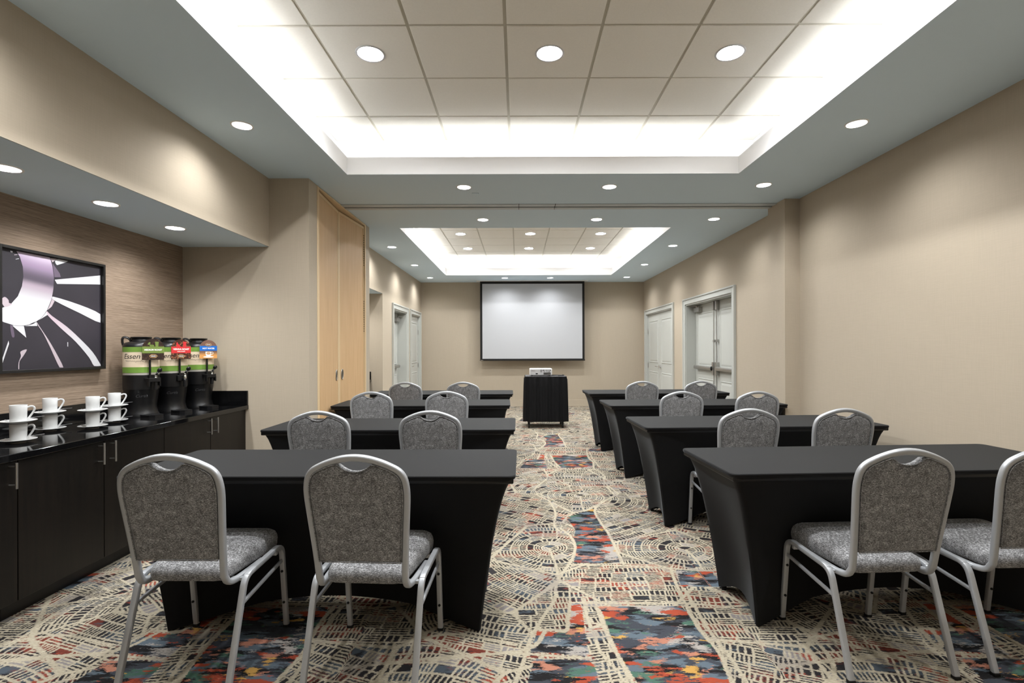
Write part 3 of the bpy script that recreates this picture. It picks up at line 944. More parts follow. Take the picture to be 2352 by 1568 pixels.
# left doors
s = 1
d3 = struct(empty('door_3'))
ya, yb, zt = DOOR_A
casing(d3, XL, s, ya, yb, zt); jamb(d3, XL, s, 0.24, ya, yb, zt)
XF = XL - 0.175
l1 = leaf(d3, XF, s, ya + .02, yb - .02, zt - .02)
closer(l1, XF, s, yb - .30, yb - .06, zt - .19, zt); panic(l1, XF, s, yb - .10, ya + .1, 1.0)
d4 = struct(empty('door_4'))
ya, yb, zt = DOOR_B
casing(d4, XL, s, ya, yb, zt, 0.09); jamb(d4, XL, s, 0.10, ya, yb, zt)
XF = XL - 0.03
l1 = leaf(d4, XF, s, ya + .02, yb - .02, zt - .02)
lever(l1, XF, s, ya + .085, 0.97, 1)
for zz in (1.72, 0.97, 0.25): hinge(l1, XF, s, yb - .018, zz)

# ------------------------------------------------------------------ projection screen
sc = thing('projection_screen', 'large white pull-down projection screen with black border on the back wall', 'screen', (0.326, 11.42, 0))
boxo('ceiling_slot', (-1.27, -0.07, CEIL - 0.012), (1.27, 0.07, CEIL), M['ring'], sc, .003)
boxo('screen_cloth', (-1.187, -0.002, 1.085), (1.187, 0.002, CEIL - 0.004), M['screenblack'], sc)
boxo('screen_surface', (-1.137, -0.0035, 1.112), (1.137, -0.0022, 2.815), M['screenwhite'], sc)
boxo('bottom_bar', (-1.195, -0.018, 1.066), (1.195, 0.018, 1.092), M['screenblack'], sc, .008, 2)
boxo('maker_plate', (-1.18, -0.0195, 1.073), (-1.12, -0.0182, 1.086), M['steel'], sc)

# ------------------------------------------------------------------ projector on a skirted cart
CX, CY = 0.466, 8.70
ct = thing('projector_cart', 'rolling cart with pleated black skirt standing in the aisle before the screen', 'cart', (CX, CY, 0))
hw, hd = 0.345, 0.26
boxo('cart_top', (-hw, -hd, 0.845), (hw, hd, 0.872), plain('cart_laminate', rgb(70, 70, 72), 0.4, 0, 0.4, .05, 30), ct, .004)
bm = nb()
per = []
n = 200
for i in range(n):
    t = i / n * 4
    k_ = int(t); f_ = t - k_
    c_ = [(-hw, -hd), (hw, -hd), (hw, hd), (-hw, hd), (-hw, -hd)]
    a, b = c_[k_], c_[k_ + 1]
    nx, ny = [(0, -1), (1, 0), (0, 1), (-1, 0)][k_]
    per.append((a[0] + (b[0] - a[0]) * f_, a[1] + (b[1] - a[1]) * f_, nx, ny))
ph = [random.uniform(0, 6.28) for _ in range(4)]
rows = []
for j, z in enumerate([0.868, 0.855, 0.845, 0.82, 0.7, 0.5, 0.3, 0.118]):
    amp = [0, 0, .003, .010, .012, .013, .014, .015][j]
    out = 0.006 + [0, 0, 0, .004, .008, .012, .016, .02][j]
    r_ = []
    for i, (x, y, nx, ny) in enumerate(per):
        w_ = math.sin(i * 0.95 + ph[0] + 0.7 * math.sin(i * .13)) * .7 + math.sin(i * 0.47 + ph[1]) * .5
        r_.append(bm.verts.new((x + nx * (out + amp * w_), y + ny * (out + amp * w_), z + (0.006 * math.sin(i * .09) if j == 7 else 0))))
    rows.append(r_)
for a, b in zip(rows, rows[1:]):
    for i in range(n): bm.faces.new((a[i], a[(i + 1) % n], b[(i + 1) % n], b[i]))
obj('skirt', bm, M['skirt'], ct, smooth=True)
boxo('lower_shelf', (-hw + .03, -hd + .03, 0.10), (hw - .03, hd - .03, 0.125), M['blackplastic'], ct, .004)
for sx in (-1, 1):
    for sy in (-1, 1):
        x, y = sx * (hw - .06), sy * (hd - .06)
        boxo('cart_post', (x - .012, y - .012, .125), (x + .012, y + .012, .845), M['blackplastic'], ct)
        bm = nb()
        box(bm, (x - .016, y - .02, .055), (x + .016, y + .02, .10), .003)
        sweep(bm, [(x - .013, y, .037), (x + .013, y, .037)], .074, .074, circ=16)
        obj('caster', bm, M['darkrubber'], ct, smooth=40)
PZ = 0.872
pj = thing('projector', 'small white projector sitting on the black skirted cart', 'projector', (0.385, 8.64, PZ))
obj('body', box(nb(), (-0.19, -0.13, 0.014), (0.19, 0.13, 0.128), .012, 3), M['projwhite'], pj, smooth=40)
boxo('rear_panel', (-0.178, -0.1335, 0.020), (0.178, -0.1285, 0.118), M['projgrey'], pj, .003)
bm = nb()
for q in range(9): box(bm, (0.045, -.1352, .026 + q * .0042), (0.165, -.1334, .028 + q * .0042))
obj('vent_slots', bm, M['gapdark'], pj)['kind'] = 'stuff'
for (x, z, w_, h_) in ((0.0, .1, .03, .01), (.04, .1, .03, .01), (.085, .1, .012, .012), (.115, .1, .012, .012), (.15, .1, .018, .012), (.0, .076, .03, .008), (.05, .076, .02, .006), (.10, .076, .012, .008), (.135, .074, .014, .014), (-.075, .042, .036, .018)):
    boxo('port', (x - w_ / 2 + .005, -.1352, z - h_ / 2), (x + w_ / 2 + .005, -.1334, z + h_ / 2), M['darkrubber'], pj)
for q in range(5): boxo('vent_slot', (-.165, -.1352, .085 + q * .005), (-.095, -.1334, .0868 + q * .005), M['projgrey'], pj)
for sx in (-1, 1):
    for sy in (-1, 1): obj('foot', lathe(nb(), [(.012, 0), (.012, .016)], 12, sx * .15, sy * .1, True, True), M['darkrubber'], pj)
obj('lens', lathe(nb(), [(.001, -.016), (.032, -.016), (.036, 0), (.036, .01)], 20), M['blackplastic'], pj, (-.08, .13, .072), (-PI / 2, 0, 0), smooth=True)
bm = nb()
sweep(bm, catmull([(-.02, 8.52, PZ + .004), (.08, 8.60, PZ + .004), (.03, 8.74, PZ + .004), (-.1, 8.80, PZ + .004), (-.12, 8.68, PZ + .004), (-.03, 8.56, PZ + .010), (.09, 8.62, PZ + .010), (.07, 8.78, PZ + .010)], 6), .008, .008, circ=6)
tag(obj('cable', bm, M['darkrubber'], None, (0.70, 0, 0), smooth=True), 'coiled black cable lying on the cart top beside the projector', 'cable')

# ------------------------------------------------------------------ framed picture in the niche
AY0, AY1, AZ0, AZ1 = 2.895, 3.642, 1.200, 1.953
AX = XN
ar = thing('framed_picture', 'square black-framed print of jet engine blades on the brown grasscloth wall', 'picture', (AX, AY0, AZ0))
w_, h_ = AY1 - AY0, AZ1 - AZ0
bm = nb()
fw = 0.017
box(bm, (0.002, 0, 0), (.042, fw, h_), .001); box(bm, (.002, w_ - fw, 0), (.042, w_, h_), .001)
box(bm, (.002, fw, 0), (.042, w_ - fw, fw), .001); box(bm, (.002, fw, h_ - fw), (.042, w_ - fw, h_), .001)
obj('frame', bm, M['artframe'], ar)
kk = NT('print_ground', 0.5, 0, 0.3)
kk.color(kk.mix(kk.noise(kk.scale(kk.coord(), (1, 2, 2)), 1.0, 3), rgb(34, 33, 36), rgb(58, 54, 62)))
cv = boxo('canvas', (.004, fw, fw), (.020, w_ - fw, h_ - fw), kk.m, ar)
iw, ih = w_ - 2 * fw - .008, h_ - 2 * fw - .008
def print_mat(name, c0, c1, lo, hi, sharp=False):
    q = NT(name, 0.5, 0, 0.3)
    sp = q.n('ShaderNodeSeparateXYZ'); q.t.links.new(q.coord(), sp.inputs[0])
    q.color(q.mix(q.ss(sp.outputs[2], lo, hi), c0, c1))
    return q.m
def art(pts, mat, lvl, smooth_=0):
    if smooth_: pts = [(p.x, p.y) for p in catmull([(a, b, 0) for a, b in pts], 3, True)]
    bm = nb()
    vs = [bm.verts.new((.0206 + lvl * .0003, fw + .004 + max(0, min(1, u)) * iw, fw + .004 + max(0, min(1, v)) * ih)) for u, v in pts]
    from mathutils.geometry import tessellate_polygon
    for tri in tessellate_polygon([[Vector((u, v, 0)) for u, v in pts]]):
        bm.faces.new([vs[i] for i in tri])
    return obj('print_shape', bm, mat, ar)
pw = plain('print_white', rgb(196, 196, 200), .5)
pp_ = plain('print_pink', rgb(176, 163, 170), .5)
ppur = plain('print_mauve', rgb(92, 80, 96), .5)
pdk = plain('print_line', rgb(44, 40, 44), .5)
def spinner_mat():
    q = NT('print_spinner', .5, 0, .3)
    sp = q.n('ShaderNodeSeparateXYZ'); q.t.links.new(q.coord(), sp.inputs[0])
    z = q.math('ADD', sp.outputs[2], q.math('MULTIPLY', sp.outputs[1], 0.10))
    c = q.mix(q.ss(z, .46, .56), rgb(196, 196, 200), rgb(160, 146, 158))
    c = q.mix(q.ss(z, .55, .60), c, rgb(82, 74, 86))
    c = q.mix(q.ss(z, .61, .70), c, rgb(140, 122, 146))
    c = q.mix(q.ss(z, .68, .78), c, rgb(198, 184, 202))
    q.color(c)
    return q.m
ART = {
'ring': [(0.139, 1.007), (0.169, 0.957), (0.195, 0.875), (0.199, 0.788), (0.187, 0.708), (0.151, 0.618), (0.088, 0.542), (0.0, 0.5), (0.0, 0.41), (0.035, 0.393), (0.121, 0.37), (0.202, 0.372), (0.286, 0.394), (0.355, 0.443), (0.416, 0.521), (0.461, 0.624), (0.481, 0.726), (0.486, 0.828), (0.471, 0.926), (0.446, 1.0)],
'top': [(0.446, 0.995), (0.471, 0.96), (0.515, 1.0)],
'bl1': [(0.497, 0.979), (0.534, 1.0), (0.631, 1.0), (0.544, 0.955), (0.511, 0.945)],
'pur': [(0.471, 0.955), (0.544, 0.87), (0.554, 0.837), (0.49, 0.828)],
'bl2': [(0.493, 0.805), (1.0, 0.918), (1.0, 0.826), (0.516, 0.77)],
'bl3': [(0.474, 0.649), (0.753, 0.599), (0.997, 0.524), (0.997, 0.438), (0.753, 0.52), (0.498, 0.611)],
'pk3': [(0.472, 0.642), (0.491, 0.61), (0.462, 0.557), (0.419, 0.521)],
'bl4': [(0.412, 0.514), (0.462, 0.474), (0.614, 0.382), (0.754, 0.274), (0.902, 0.142), (0.997, 0.014), (0.997, 0.001), (0.919, 0.003), (0.86, 0.089), (0.714, 0.238), (0.556, 0.362), (0.426, 0.472)],
'w5': [(0.407, 0.508), (0.421, 0.48), (0.329, 0.421), (0.346, 0.438)],
'w6': [(0.316, 0.416), (0.324, 0.375), (0.212, 0.369)],
'bl5': [(0.32, 0.408), (0.346, 0.369), (0.427, 0.258), (0.501, 0.142), (0.577, 0.003), (0.539, 0.001), (0.455, 0.167), (0.382, 0.306), (0.329, 0.381)],
'w7': [(0.101, 0.369), (0.202, 0.369), (0.223, 0.269)],
'bl6': [(0.086, 0.372), (0.109, 0.354), (0.122, 0.281), (0.106, 0.269), (0.094, 0.296)],
'bl7': [(0.071, 0.242), (0.076, 0.215), (0.015, 0.037), (0.001, 0.007), (0.001, 0.037)],
'bl8': [(0.172, 0.15), (0.228, 0.168), (0.195, 0.111), (0.163, 0.065), (0.16, 0.003), (0.152, 0.003), (0.155, 0.057), (0.175, 0.111)],
'w8': [(0.0, 0.821), (0.023, 0.783), (0.0, 0.782)],
'puff': [(0.012, 0.573), (0.041, 0.602), (0.072, 0.579), (0.076, 0.556), (0.104, 0.547), (0.049, 0.519), (0.026, 0.536)],
'd1': [(0.121, 0.966), (0.147, 0.972), (0.147, 0.968), (0.121, 0.961)], 'd2': [(0.133, 0.931), (0.161, 0.942), (0.161, 0.936), (0.133, 0.928)],
'd3': [(0.089, 0.994), (0.109, 0.99), (0.105, 0.979), (0.089, 0.981)], 'g1': [(0.62, 0.236), (0.628, 0.236), (0.628, 0.195), (0.62, 0.195)],
}
am = {'ring': spinner_mat(), 'top': pp_, 'pur': ppur, 'pk3': pp_, 'bl5': pp_, 'bl6': ppur, 'bl8': pp_, 'puff': pp_, 'd1': pp_, 'bl4': print_mat('print_blade', pw.node_tree.nodes['Principled BSDF'].inputs[0].default_value[:], rgb(180, 162, 172), .15, .36)}
for i, (nm, pts) in enumerate(ART.items()):
    art(pts, am.get(nm, pw), 1 + i % 3, nm in ('puff', 'bl8', 'bl1', 'bl6', 'bl3', 'bl4', 'bl5'))
# dark joint lines round the spinner
bm = nb()
sweep(bm, [(.0216, fw + .004 + u * iw, fw + .004 + v * ih) for u, v in [(p.x, p.y) for p in catmull([(a, b, 0) for a, b in ART['ring'][10:]], 3)]], .0016, .0008, up=Vector((1, 0, 0)))
obj('print_line', bm, pdk, ar)

# ------------------------------------------------------------------ credenza: cabinets and stone counter
CTZ = 0.835
def counter(name, label, y0, y1):
    c = thing(name, label, 'counter', (XN + .002, y0, 0))
    L_ = y1 - y0
    boxo('slab', (0.0, 0, CTZ - .035), (0.592, L_, CTZ), M['granite'], c, .003, 2)
    boxo('back_splash', (0.0, 0, CTZ), (0.02, L_ - .0, CTZ + .13), M['granite'], c, .0015)
    boxo('end_splash', (0.02, L_ - .02, CTZ), (0.588, L_, CTZ + .13), M['granite'], c, .0015)
    return c
counter('stone_counter', 'polished black stone counter with low splash under the framed picture', 0.72, 4.54)
def cabinet(label, y0, y1, doors, X0=XN, group='dark wood cabinets under the left counter'):
    c = thing('base_cabinet', label, 'cabinet', (X0, y0, 0), 0, group)
    W_ = y1 - y0
    boxo('carcass', (0.01, .001, .10), (0.548, W_ - .001, CTZ - .037), M['espresso'], c)
    boxo('toe_kick', (0.01, .001, 0), (0.48, W_ - .001, .10), M['artframe'], c)
    for (a, b, hs) in doors:
        d = boxo('door', (0.549, a - y0 + .0025, .104), (0.568, b - y0 - .0025, CTZ - .040), M['espresso'], c, .0015)
        yh = (b - .042 if hs > 0 else a + .042) - y0
        bm = nb()
        sweep(bm, [(.604, yh, .665), (.604, yh, .79)], .011, .011, circ=10, up=Vector((1, 0, 0)))
        for zz in (.682, .773): sweep(bm, [(.567, yh, zz), (.604, yh, zz)], .008, .008, circ=8)
        obj('bar_handle', bm, M['steel'], d, smooth=40)
    return c
cabinet('dark cabinet with one bar handle at the left picture edge', 1.95, 2.471, [(1.95, 2.471, 1)])
cabinet('dark two-door cabinet below the stacked white cups', 2.471, 3.493, [(2.471, 2.986, 1), (2.986, 3.493, -1)])
cabinet('dark two-door cabinet below the three coffee dispensers', 3.493, 4.538, [(3.493, 4.018, 1), (4.018, 4.538, -1)])
cabinet('dark cabinet nearest the camera, left of the view', 0.9, 1.95, [(0.9, 1.42, 1), (1.42, 1.95, -1)])
counter('stone_counter', 'black stone counter inside the far left alcove', NICHE2[0] + .01, NICHE2[1] - .001)
c2 = cabinet('dark wood cabinet under the counter in the far left alcove', NICHE2[0] + .02, NICHE2[1] - .002, [(NICHE2[0] + .02, 7.4, 1), (7.4, NICHE2[1] - .002, -1)], group='cabinets in the far alcove')

# ------------------------------------------------------------------ cups, saucers, spoons
def saucer_bm():
    return lathe(nb(), [(.001, .003), (.026, .003), (.028, 0), (.032, 0), (.034, .004), (.055, .0095), (.076, .0165), (.0768, .0185), (.075, .0192), (.055, .0125), (.036, .0075), (.001, .0068)], 40)
def cup_bm():
    return lathe(nb(), [(.001, .002), (.030, .002), (.031, 0), (.0335, 0), (.0345, .006), (.0355, .05), (.0368, .0935), (.0362, .0945), (.0352, .0935), (.034, .05), (.0325, .008), (.001, .006)], 40)
s_me = None
def mesh_of(bm, name, mat, smooth=35):
    bmesh.ops.recalc_face_normals(bm, faces=bm.faces[:])
    me = bpy.data.meshes.new(name); bm.to_mesh(me); bm.free(); me.materials.append(mat)
    for p in me.polygons: p.use_smooth = True
    me.set_sharp_from_angle(angle=math.radians(smooth))
    return me
me_s = mesh_of(saucer_bm(), 'saucer', M['porcelain'])
me_c = mesh_of(cup_bm(), 'cup_body', M['porcelain'])
bm = nb()
sweep(bm, catmull([(.034, 0, .079), (.048, 0, .085), (.060, 0, .082), (.064, 0, .069), (.057, 0, .050), (.045, 0, .029), (.033, 0, .011)], 5), .0095, .0070, up=Vector((0, 1, 0)), rnd=.45)
me_h = mesh_of(bm, 'cup_handle', M['porcelain'], 60)
bm = nb()
pts = catmull([(-.062, 0, .0165), (-.045, 0, .0105), (-.02, 0, .013), (.05, 0, .0215), (.098, 0, .0255)], 5)
wid = []
for i in range(len(pts)):
    t = i / (len(pts) - 1)
    wid.append(.0115 * math.sin(min(1, t / .34) * PI) ** .6 + .0018 if t < .3 else .0032 + .0036 * max(0, t - .5))
rw = []
for p, w0 in zip(pts, wid):
    rw.append([bm.verts.new(p + Vector((0, -w0, .0012))), bm.verts.new(p + Vector((0, 0, -.0012))), bm.verts.new(p + Vector((0, w0, .0012))), bm.verts.new(p + Vector((0, 0, .001)))])
for a, b in zip(rw, rw[1:]):
    for j in range(4): bm.faces.new((a[j], a[(j + 1) % 4], b[(j + 1) % 4], b[j]))
bm.faces.new(rw[0]); bm.faces.new(rw[-1][::-1])
me_sp = mesh_of(bm, 'spoon', plain('cutlery_steel', rgb(205, 206, 208), .3, .45, .5, .02, 30), 60)
STK = [(-2.72, 2.731, 'nearest'), (-2.915, 3.125, 'second'), (-2.733, 3.224, 'third'), (-2.80, 3.481, 'farthest')]
words = {'nearest': 'stack nearest the camera', 'second': 'stack against the back splash, below the picture', 'third': 'third stack, in front near the counter edge', 'farthest': 'farthest stack, next to the coffee dispensers'}
for (x, y, which) in STK:
    for lv in (0, 1):
        z = CTZ + lv * 0.1012
        pos = ('upper', 'lower')[1 - lv]
        rz = math.radians(38) + random.uniform(-.12, .12)
        o = bpy.data.objects.new('saucer', me_s); COL.objects.link(o); o.location = (x, y, z)
        tag(o, 'white saucer, %s one in the %s' % (pos, words[which]), 'saucer', 'white saucers on the counter')
        c = thing('coffee_cup', 'white coffee cup, %s one in the %s' % (pos, words[which]), 'cup', (x, y, z + .0068), rz, 'white cups on the counter')
        for nm, me in (('cup_body', me_c), ('cup_handle', me_h)):
            q = bpy.data.objects.new(nm, me); COL.objects.link(q); q.parent = c
        o = bpy.data.objects.new('spoon', me_sp); COL.objects.link(o)
        rz2 = math.radians(35)
        ofs = Vector((math.cos(rz2 + PI / 2), math.sin(rz2 + PI / 2))) * .045
        o.location = (x + ofs.x, y + ofs.y, z + .0035); o.rotation_euler = (0, 0, rz2)
        tag(o, 'small metal spoon on the %s saucer of the %s' % (pos, words[which].split(',')[0]), 'spoon', 'spoons on the saucers')

# ------------------------------------------------------------------ coffee dispensers
def band(bm, r, z0, z1, n=48):
    return lathe(bm, [(r, z0), (r, z1)], n)
mg = plain('label_green', rgb(110, 146, 62), .45, 0, .4, .04, 20)
mcr = plain('label_cream', rgb(226, 208, 182), .5, 0, .4, .05, 12)
mink = plain('label_ink', rgb(40, 34, 32), .6)
mlogo = plain('faint_grey_print', rgb(52, 52, 54), .5)
msteel = plain('urn_steel', rgb(206, 203, 196), .35, .55, .5, .04, 20)
def bent(me, r, z, a0):
    """wrap flat lettering round a cylinder of radius r"""
    for v in me.vertices:
        a = a0 + v.co.x / r
        rr = r + 0.0006 + v.co.z
        v.co = Vector((rr * math.cos(a), rr * math.sin(a), z + v.co.y))
    return me
def bean_mat(name, base_c, lo, hi, sc_):
    q = NT(name, .45, 0, .4)
    x = q.n('ShaderNodeTexVoronoi'); x.inputs['Scale'].default_value = sc_
    q.t.links.new(q.scale(q.coord(), (1, 1, 1)), x.inputs['Vector'])
    q.color(q.mix(q.ss(x.outputs['Distance'], 0.1, 0.55), hi, lo))
    return q.m
mb1 = bean_mat('sign_dark_beans', None, rgb(44, 30, 24), rgb(74, 52, 42), 60)
mb2 = bean_mat('sign_red_brown_beans', None, rgb(62, 34, 24), rgb(158, 104, 76), 62)
mb3 = print_mat('sign_brown_to_amber', rgb(222, 160, 92), rgb(122, 92, 78), .02, .06)
def urn(name, label, x, y, facing, kind):
    u = thing(name, label, 'coffee dispenser', (x, y, CTZ), facing, 'coffee dispensers on the counter')
    R = .1135
    # local +x is the tap side; z from the counter
    obj('stand', lathe(nb(), [(.001, .0), (.112, 0), (.112, .014), (.104, .03), (.096, .072), (.098, .10), (.1105, .205), (.113, .212), (.1, .214)], 48), M['blackplastic'], u, smooth=40)
    obj('lower_shell', lathe(nb(), [(.10, .206), (R, .206), (R + .001, .235), (R + .001, .313), (R - .002, .316)], 48), M['blackplastic'], u, smooth=40)
    obj('steel_band', band(nb(), R - .001, .314, .334), msteel, u, smooth=True)
    wr = obj('label_wrap', band(nb(), R, .372, .486), mcr, u, smooth=True)
    obj('green_band', lathe(nb(), [(R - .002, .331), (R + .0006, .331), (R + .0006, .373), (R - .001, .373)], 48), mg, wr, smooth=40)
    obj('green_band', lathe(nb(), [(R - .001, .485), (R + .0006, .485), (R + .0006, .523), (R - .002, .523)], 48), mg, wr, smooth=40)
    t0 = math.radians(-24)
    me = bent(text_mesh('Essen', .052, .0003, .22, .0, 'CENTER'), R, .452, math.radians(-61) - 0.0)
    link('lettering', me, mink, wr)
    bm = nb()
    pts = []
    for q in range(60):
        t = q / 59
        a = math.radians(-82 + 62 * t)
        zz = .420 - .004 * t + .004 * math.sin(t * 60) * (1 - .4 * t) + (.006 * math.sin(t * 9) if q % 17 < 4 else 0)
        pts.append(((R + .0008) * math.cos(a), (R + .0008) * math.sin(a), zz))
    sweep(bm, pts, .0011, .0011, circ=4)
    obj('script_line', bm, mink, wr)
    # shoulder, neck and lid
    obj('lid', lathe(nb(), [(R - .003, .521), (R + .001, .523), (R - .002, .540), (.096, .556), (.068, .563), (.060, .566), (.057, .580), (.066, .590), (.067, .597), (.060, .600), (.001, .598)], 48), M['blackplastic'], u, smooth=35)
    bm = nb()
    sweep(bm, catmull([(math.cos(4.22) * r_, math.sin(4.22) * r_, z_) for r_, z_ in ((.107, .532), (.113, .560), (.112, .585), (.104, .595), (.088, .594), (.070, .582), (.060, .562))], 5), .012, .022, up=Vector((1, 0, 0)), rnd=.45)
    obj('carry_handle', bm, M['blackplastic'], u, smooth=50)
    # drip tray reaching forward
    bm = nb()
    prism(bm, [(.06, -.062), (.19, -.050), (.222, -.028), (.222, .028), (.19, .050), (.06, .062)], 'z', 0.0, .020)
    dt = obj('drip_tray', bm, M['blackplastic'], u)
    bm = nb()
    for q in range(7): box(bm, (.105 + q * .014, -.036, .0198), (.111 + q * .014, .036, .0222), .0006)
    obj('drip_grate', bm, M['blackplastic'], dt)
    # tap, guard bracket, sign post and sign
    bm = nb()
    if kind != 1:
        for a, b in (((R - .004, -.042, .268), (.165, -.034, .292)), ((R - .004, .034, .268), (.165, .042, .292)), ((.158, -.042, .262), (.172, .042, .292))): box(bm, a, b, .002)
        prism(bm, [(.150, .235), (.172, .230), (.172, .27), (.150, .27)], 'y', -.042, -.034)
        prism(bm, [(.150, .235), (.172, .230), (.172, .27), (.150, .27)], 'y', .034, .042)
    else:
        box(bm, (R - .004, -.028, .250), (.135, .028, .296), .004)
    obj('guard_bracket', bm, M['blackplastic'], u)
    tp = obj('tap', sweep(nb(), fillet([(R - .006, .018, .27), (.150, .018, .27), (.150, .018, .205)], .02), .026, .026, circ=12), M['blackplastic'], u, smooth=40)
    bm = nb()
    lathe(bm, [(.011, .27), (.011, .292), (.007, .298), (.009, .306), (.006, .312)], 12, .150, .018, True, True)
    obj('tap_collar', bm, M['chrome'], tp, smooth=40)
    bm = nb()
    sweep(bm, [(.150, .018, .308), (.156, .030, .336)], .014, .014, circ=8)
    bmesh.ops.create_uvsphere(bm, u_segments=14, v_segments=8, radius=1.0, matrix=Matrix.Translation((.160, .040, .348)) @ Matrix.Rotation(.6, 4, 'Y') @ Matrix.Diagonal((.013, .017, .019, 1)))
    obj('tap_handle', bm, M['blackplastic'], tp, smooth=True)
    obj('sign_post', sweep(nb(), [(.128, -.010, .27), (.128, -.010, .44)], .014, .014, circ=10, up=Vector((1, 0, 0))), M['blackplastic'], u, smooth=40)
    # arched sign, its plane turned to face the room
    w2 = .076; hgt = .158
    out = [(-w2, 0), (w2, 0), (w2, hgt * .55)]
    for q in range(1, 14):
        a = PI * q / 14
        out.append((w2 * math.cos(a), hgt * .55 + (hgt * .45) * math.sin(a)))
    out.append((-w2, hgt * .55))
    holder = bpy.data.objects.new('sign', None)
    bm = nb(); prism(bm, out, 'y', -.0015, .0015)
    sg = obj('sign', bm, [mb1, mb2, mb3][kind], u, (.140, -.006 + .012 * (kind == 0), .426), (0, 0, PI / 2))
    bpy.data.objects.remove(holder)
    mband = [plain('sign_green', rgb(112, 132, 62), .5), plain('sign_red', rgb(205, 48, 52), .5), plain('sign_blue', rgb(24, 108, 200), .5)][kind]
    zb = [(.050, .100), (.048, .100), (.066, .108)][kind]
    boxo('sign_band', (-w2, -.0022, zb[0]), (w2, -.0014, zb[1]), mband, sg)
    wtx = plain('sign_white_ink', rgb(245, 245, 240), .5)
    def words_on(txt, size, zc, bold=.0004, mat=wtx, xo=0):
        me = text_mesh(txt, size, .0002, 0, bold)
        link('lettering', me, mat, sg, (xo, -.0026, zc), (PI / 2, 0, 0))
    def oval(zc, a, b, xo=0):
        bm = nb(); bm.faces.new([bm.verts.new((xo + a * math.cos(2 * PI * i / 28), -.0026, zc + b * math.sin(2 * PI * i / 28))) for i in range(28)])
        obj('emblem', bm, plain('emblem_brown', rgb(62, 30, 20), .5), sg)
        bm = nb(); sweep(bm, [(xo + a * math.cos(2 * PI * i / 28), -.0028, zc + b * math.sin(2 * PI * i / 28)) for i in range(28)], .0026, .001, closed=True, circ=5, up=Vector((0, 1, 0)))
        obj('emblem_ring', bm, plain('emblem_gold', rgb(238, 196, 140), .5), sg)
        bm = nb()
        for q in range(8): box(bm, (xo - a * .68 + q * a * .17, -.0031, zc - .003), (xo - a * .68 + q * a * .17 + a * .12, -.0027, zc + .0028 + .0012 * (q % 3)))
        obj('emblem_script', bm, wtx, sg)
    if kind == 0:
        words_on('MEDIUM ROAST', .0172, .0745, .0006); oval(.028, .025, .0125)
        bm = nb(); prism(bm, [(.016, .099), (.034, .099), (.038, .136), (.011, .136)], 'y', -.0024, -.0014)
        for bx, bz, ro in ((-.029, .122, .9), (-.017, .106, 2.4), (-.005, .107, 2.9)):
            bm.faces.new([bm.verts.new((bx + .0115 * math.cos(t) * math.cos(ro) - .007 * math.sin(t) * math.sin(ro), -.0026, bz + .0115 * math.cos(t) * math.sin(ro) + .007 * math.sin(t) * math.cos(ro))) for t in [2 * PI * i / 16 for i in range(16)]])
        obj('sign_icon', bm, mband, sg)
    elif kind == 1:
        words_on('VIENNA ROAST', .0178, .079, .0006); words_on('DARK ROAST', .010, .0615, .0003); oval(.024, .025, .0125)
        bm = nb(); prism(bm, [(.016, .099), (.038, .099), (.040, .140), (.014, .140)], 'y', -.0024, -.0014)
        prism(bm, [(-.036, .099), (-.004, .099), (-.012, .112), (-.024, .122), (-.030, .136), (-.038, .128)], 'y', -.0024, -.0014)
        obj('sign_icon', bm, mband, sg)
    else:
        words_on('HOT WATER', .0178, .0855, .0006); oval(.117, .025, .0125)
        bm = nb()
        prism(bm, [(-.026, .058), (.024, .058), (.022, .030), (.012, .016), (-.014, .016), (-.024, .030)], 'y', -.0026, -.0014)
        bm.faces.new([bm.verts.new((.046 * math.cos(2 * PI * i / 24), -.0024, .014 + .007 * math.sin(2 * PI * i / 24))) for i in range(24)])
        sweep(bm, catmull([(.022, -.002, .052), (.036, -.002, .054), (.040, -.002, .042), (.024, -.002, .032)], 4), .004, .001, up=Vector((0, 1, 0)))
        obj('sign_icon', bm, wtx, sg)
        bm = nb(); bm.faces.new([bm.verts.new((-.001 + .019 * math.cos(2 * PI * i / 24), -.0029, .044 + .012 * math.sin(2 * PI * i / 24))) for i in range(24)])
        obj('sign_icon', bm, plain('sign_tan', rgb(206, 160, 116), .5), sg)
    me = bent(text_mesh('Curtis', .030, .0002, .35, 0), .1065, .158, math.radians(-28))
    link('lettering', me, mlogo, u)
    return u
urn('coffee_urn', 'coffee dispenser with the green medium roast sign, nearest the cups', -2.86, 3.81, math.radians(-25), 0)
urn('coffee_urn', 'coffee dispenser with the red vienna roast sign, between the other two', -2.83, 4.095, math.radians(-25), 1)
urn('hot_water_urn', 'hot water dispenser with the blue sign, in the counter corner', -2.79, 4.385, math.radians(-25), 2)

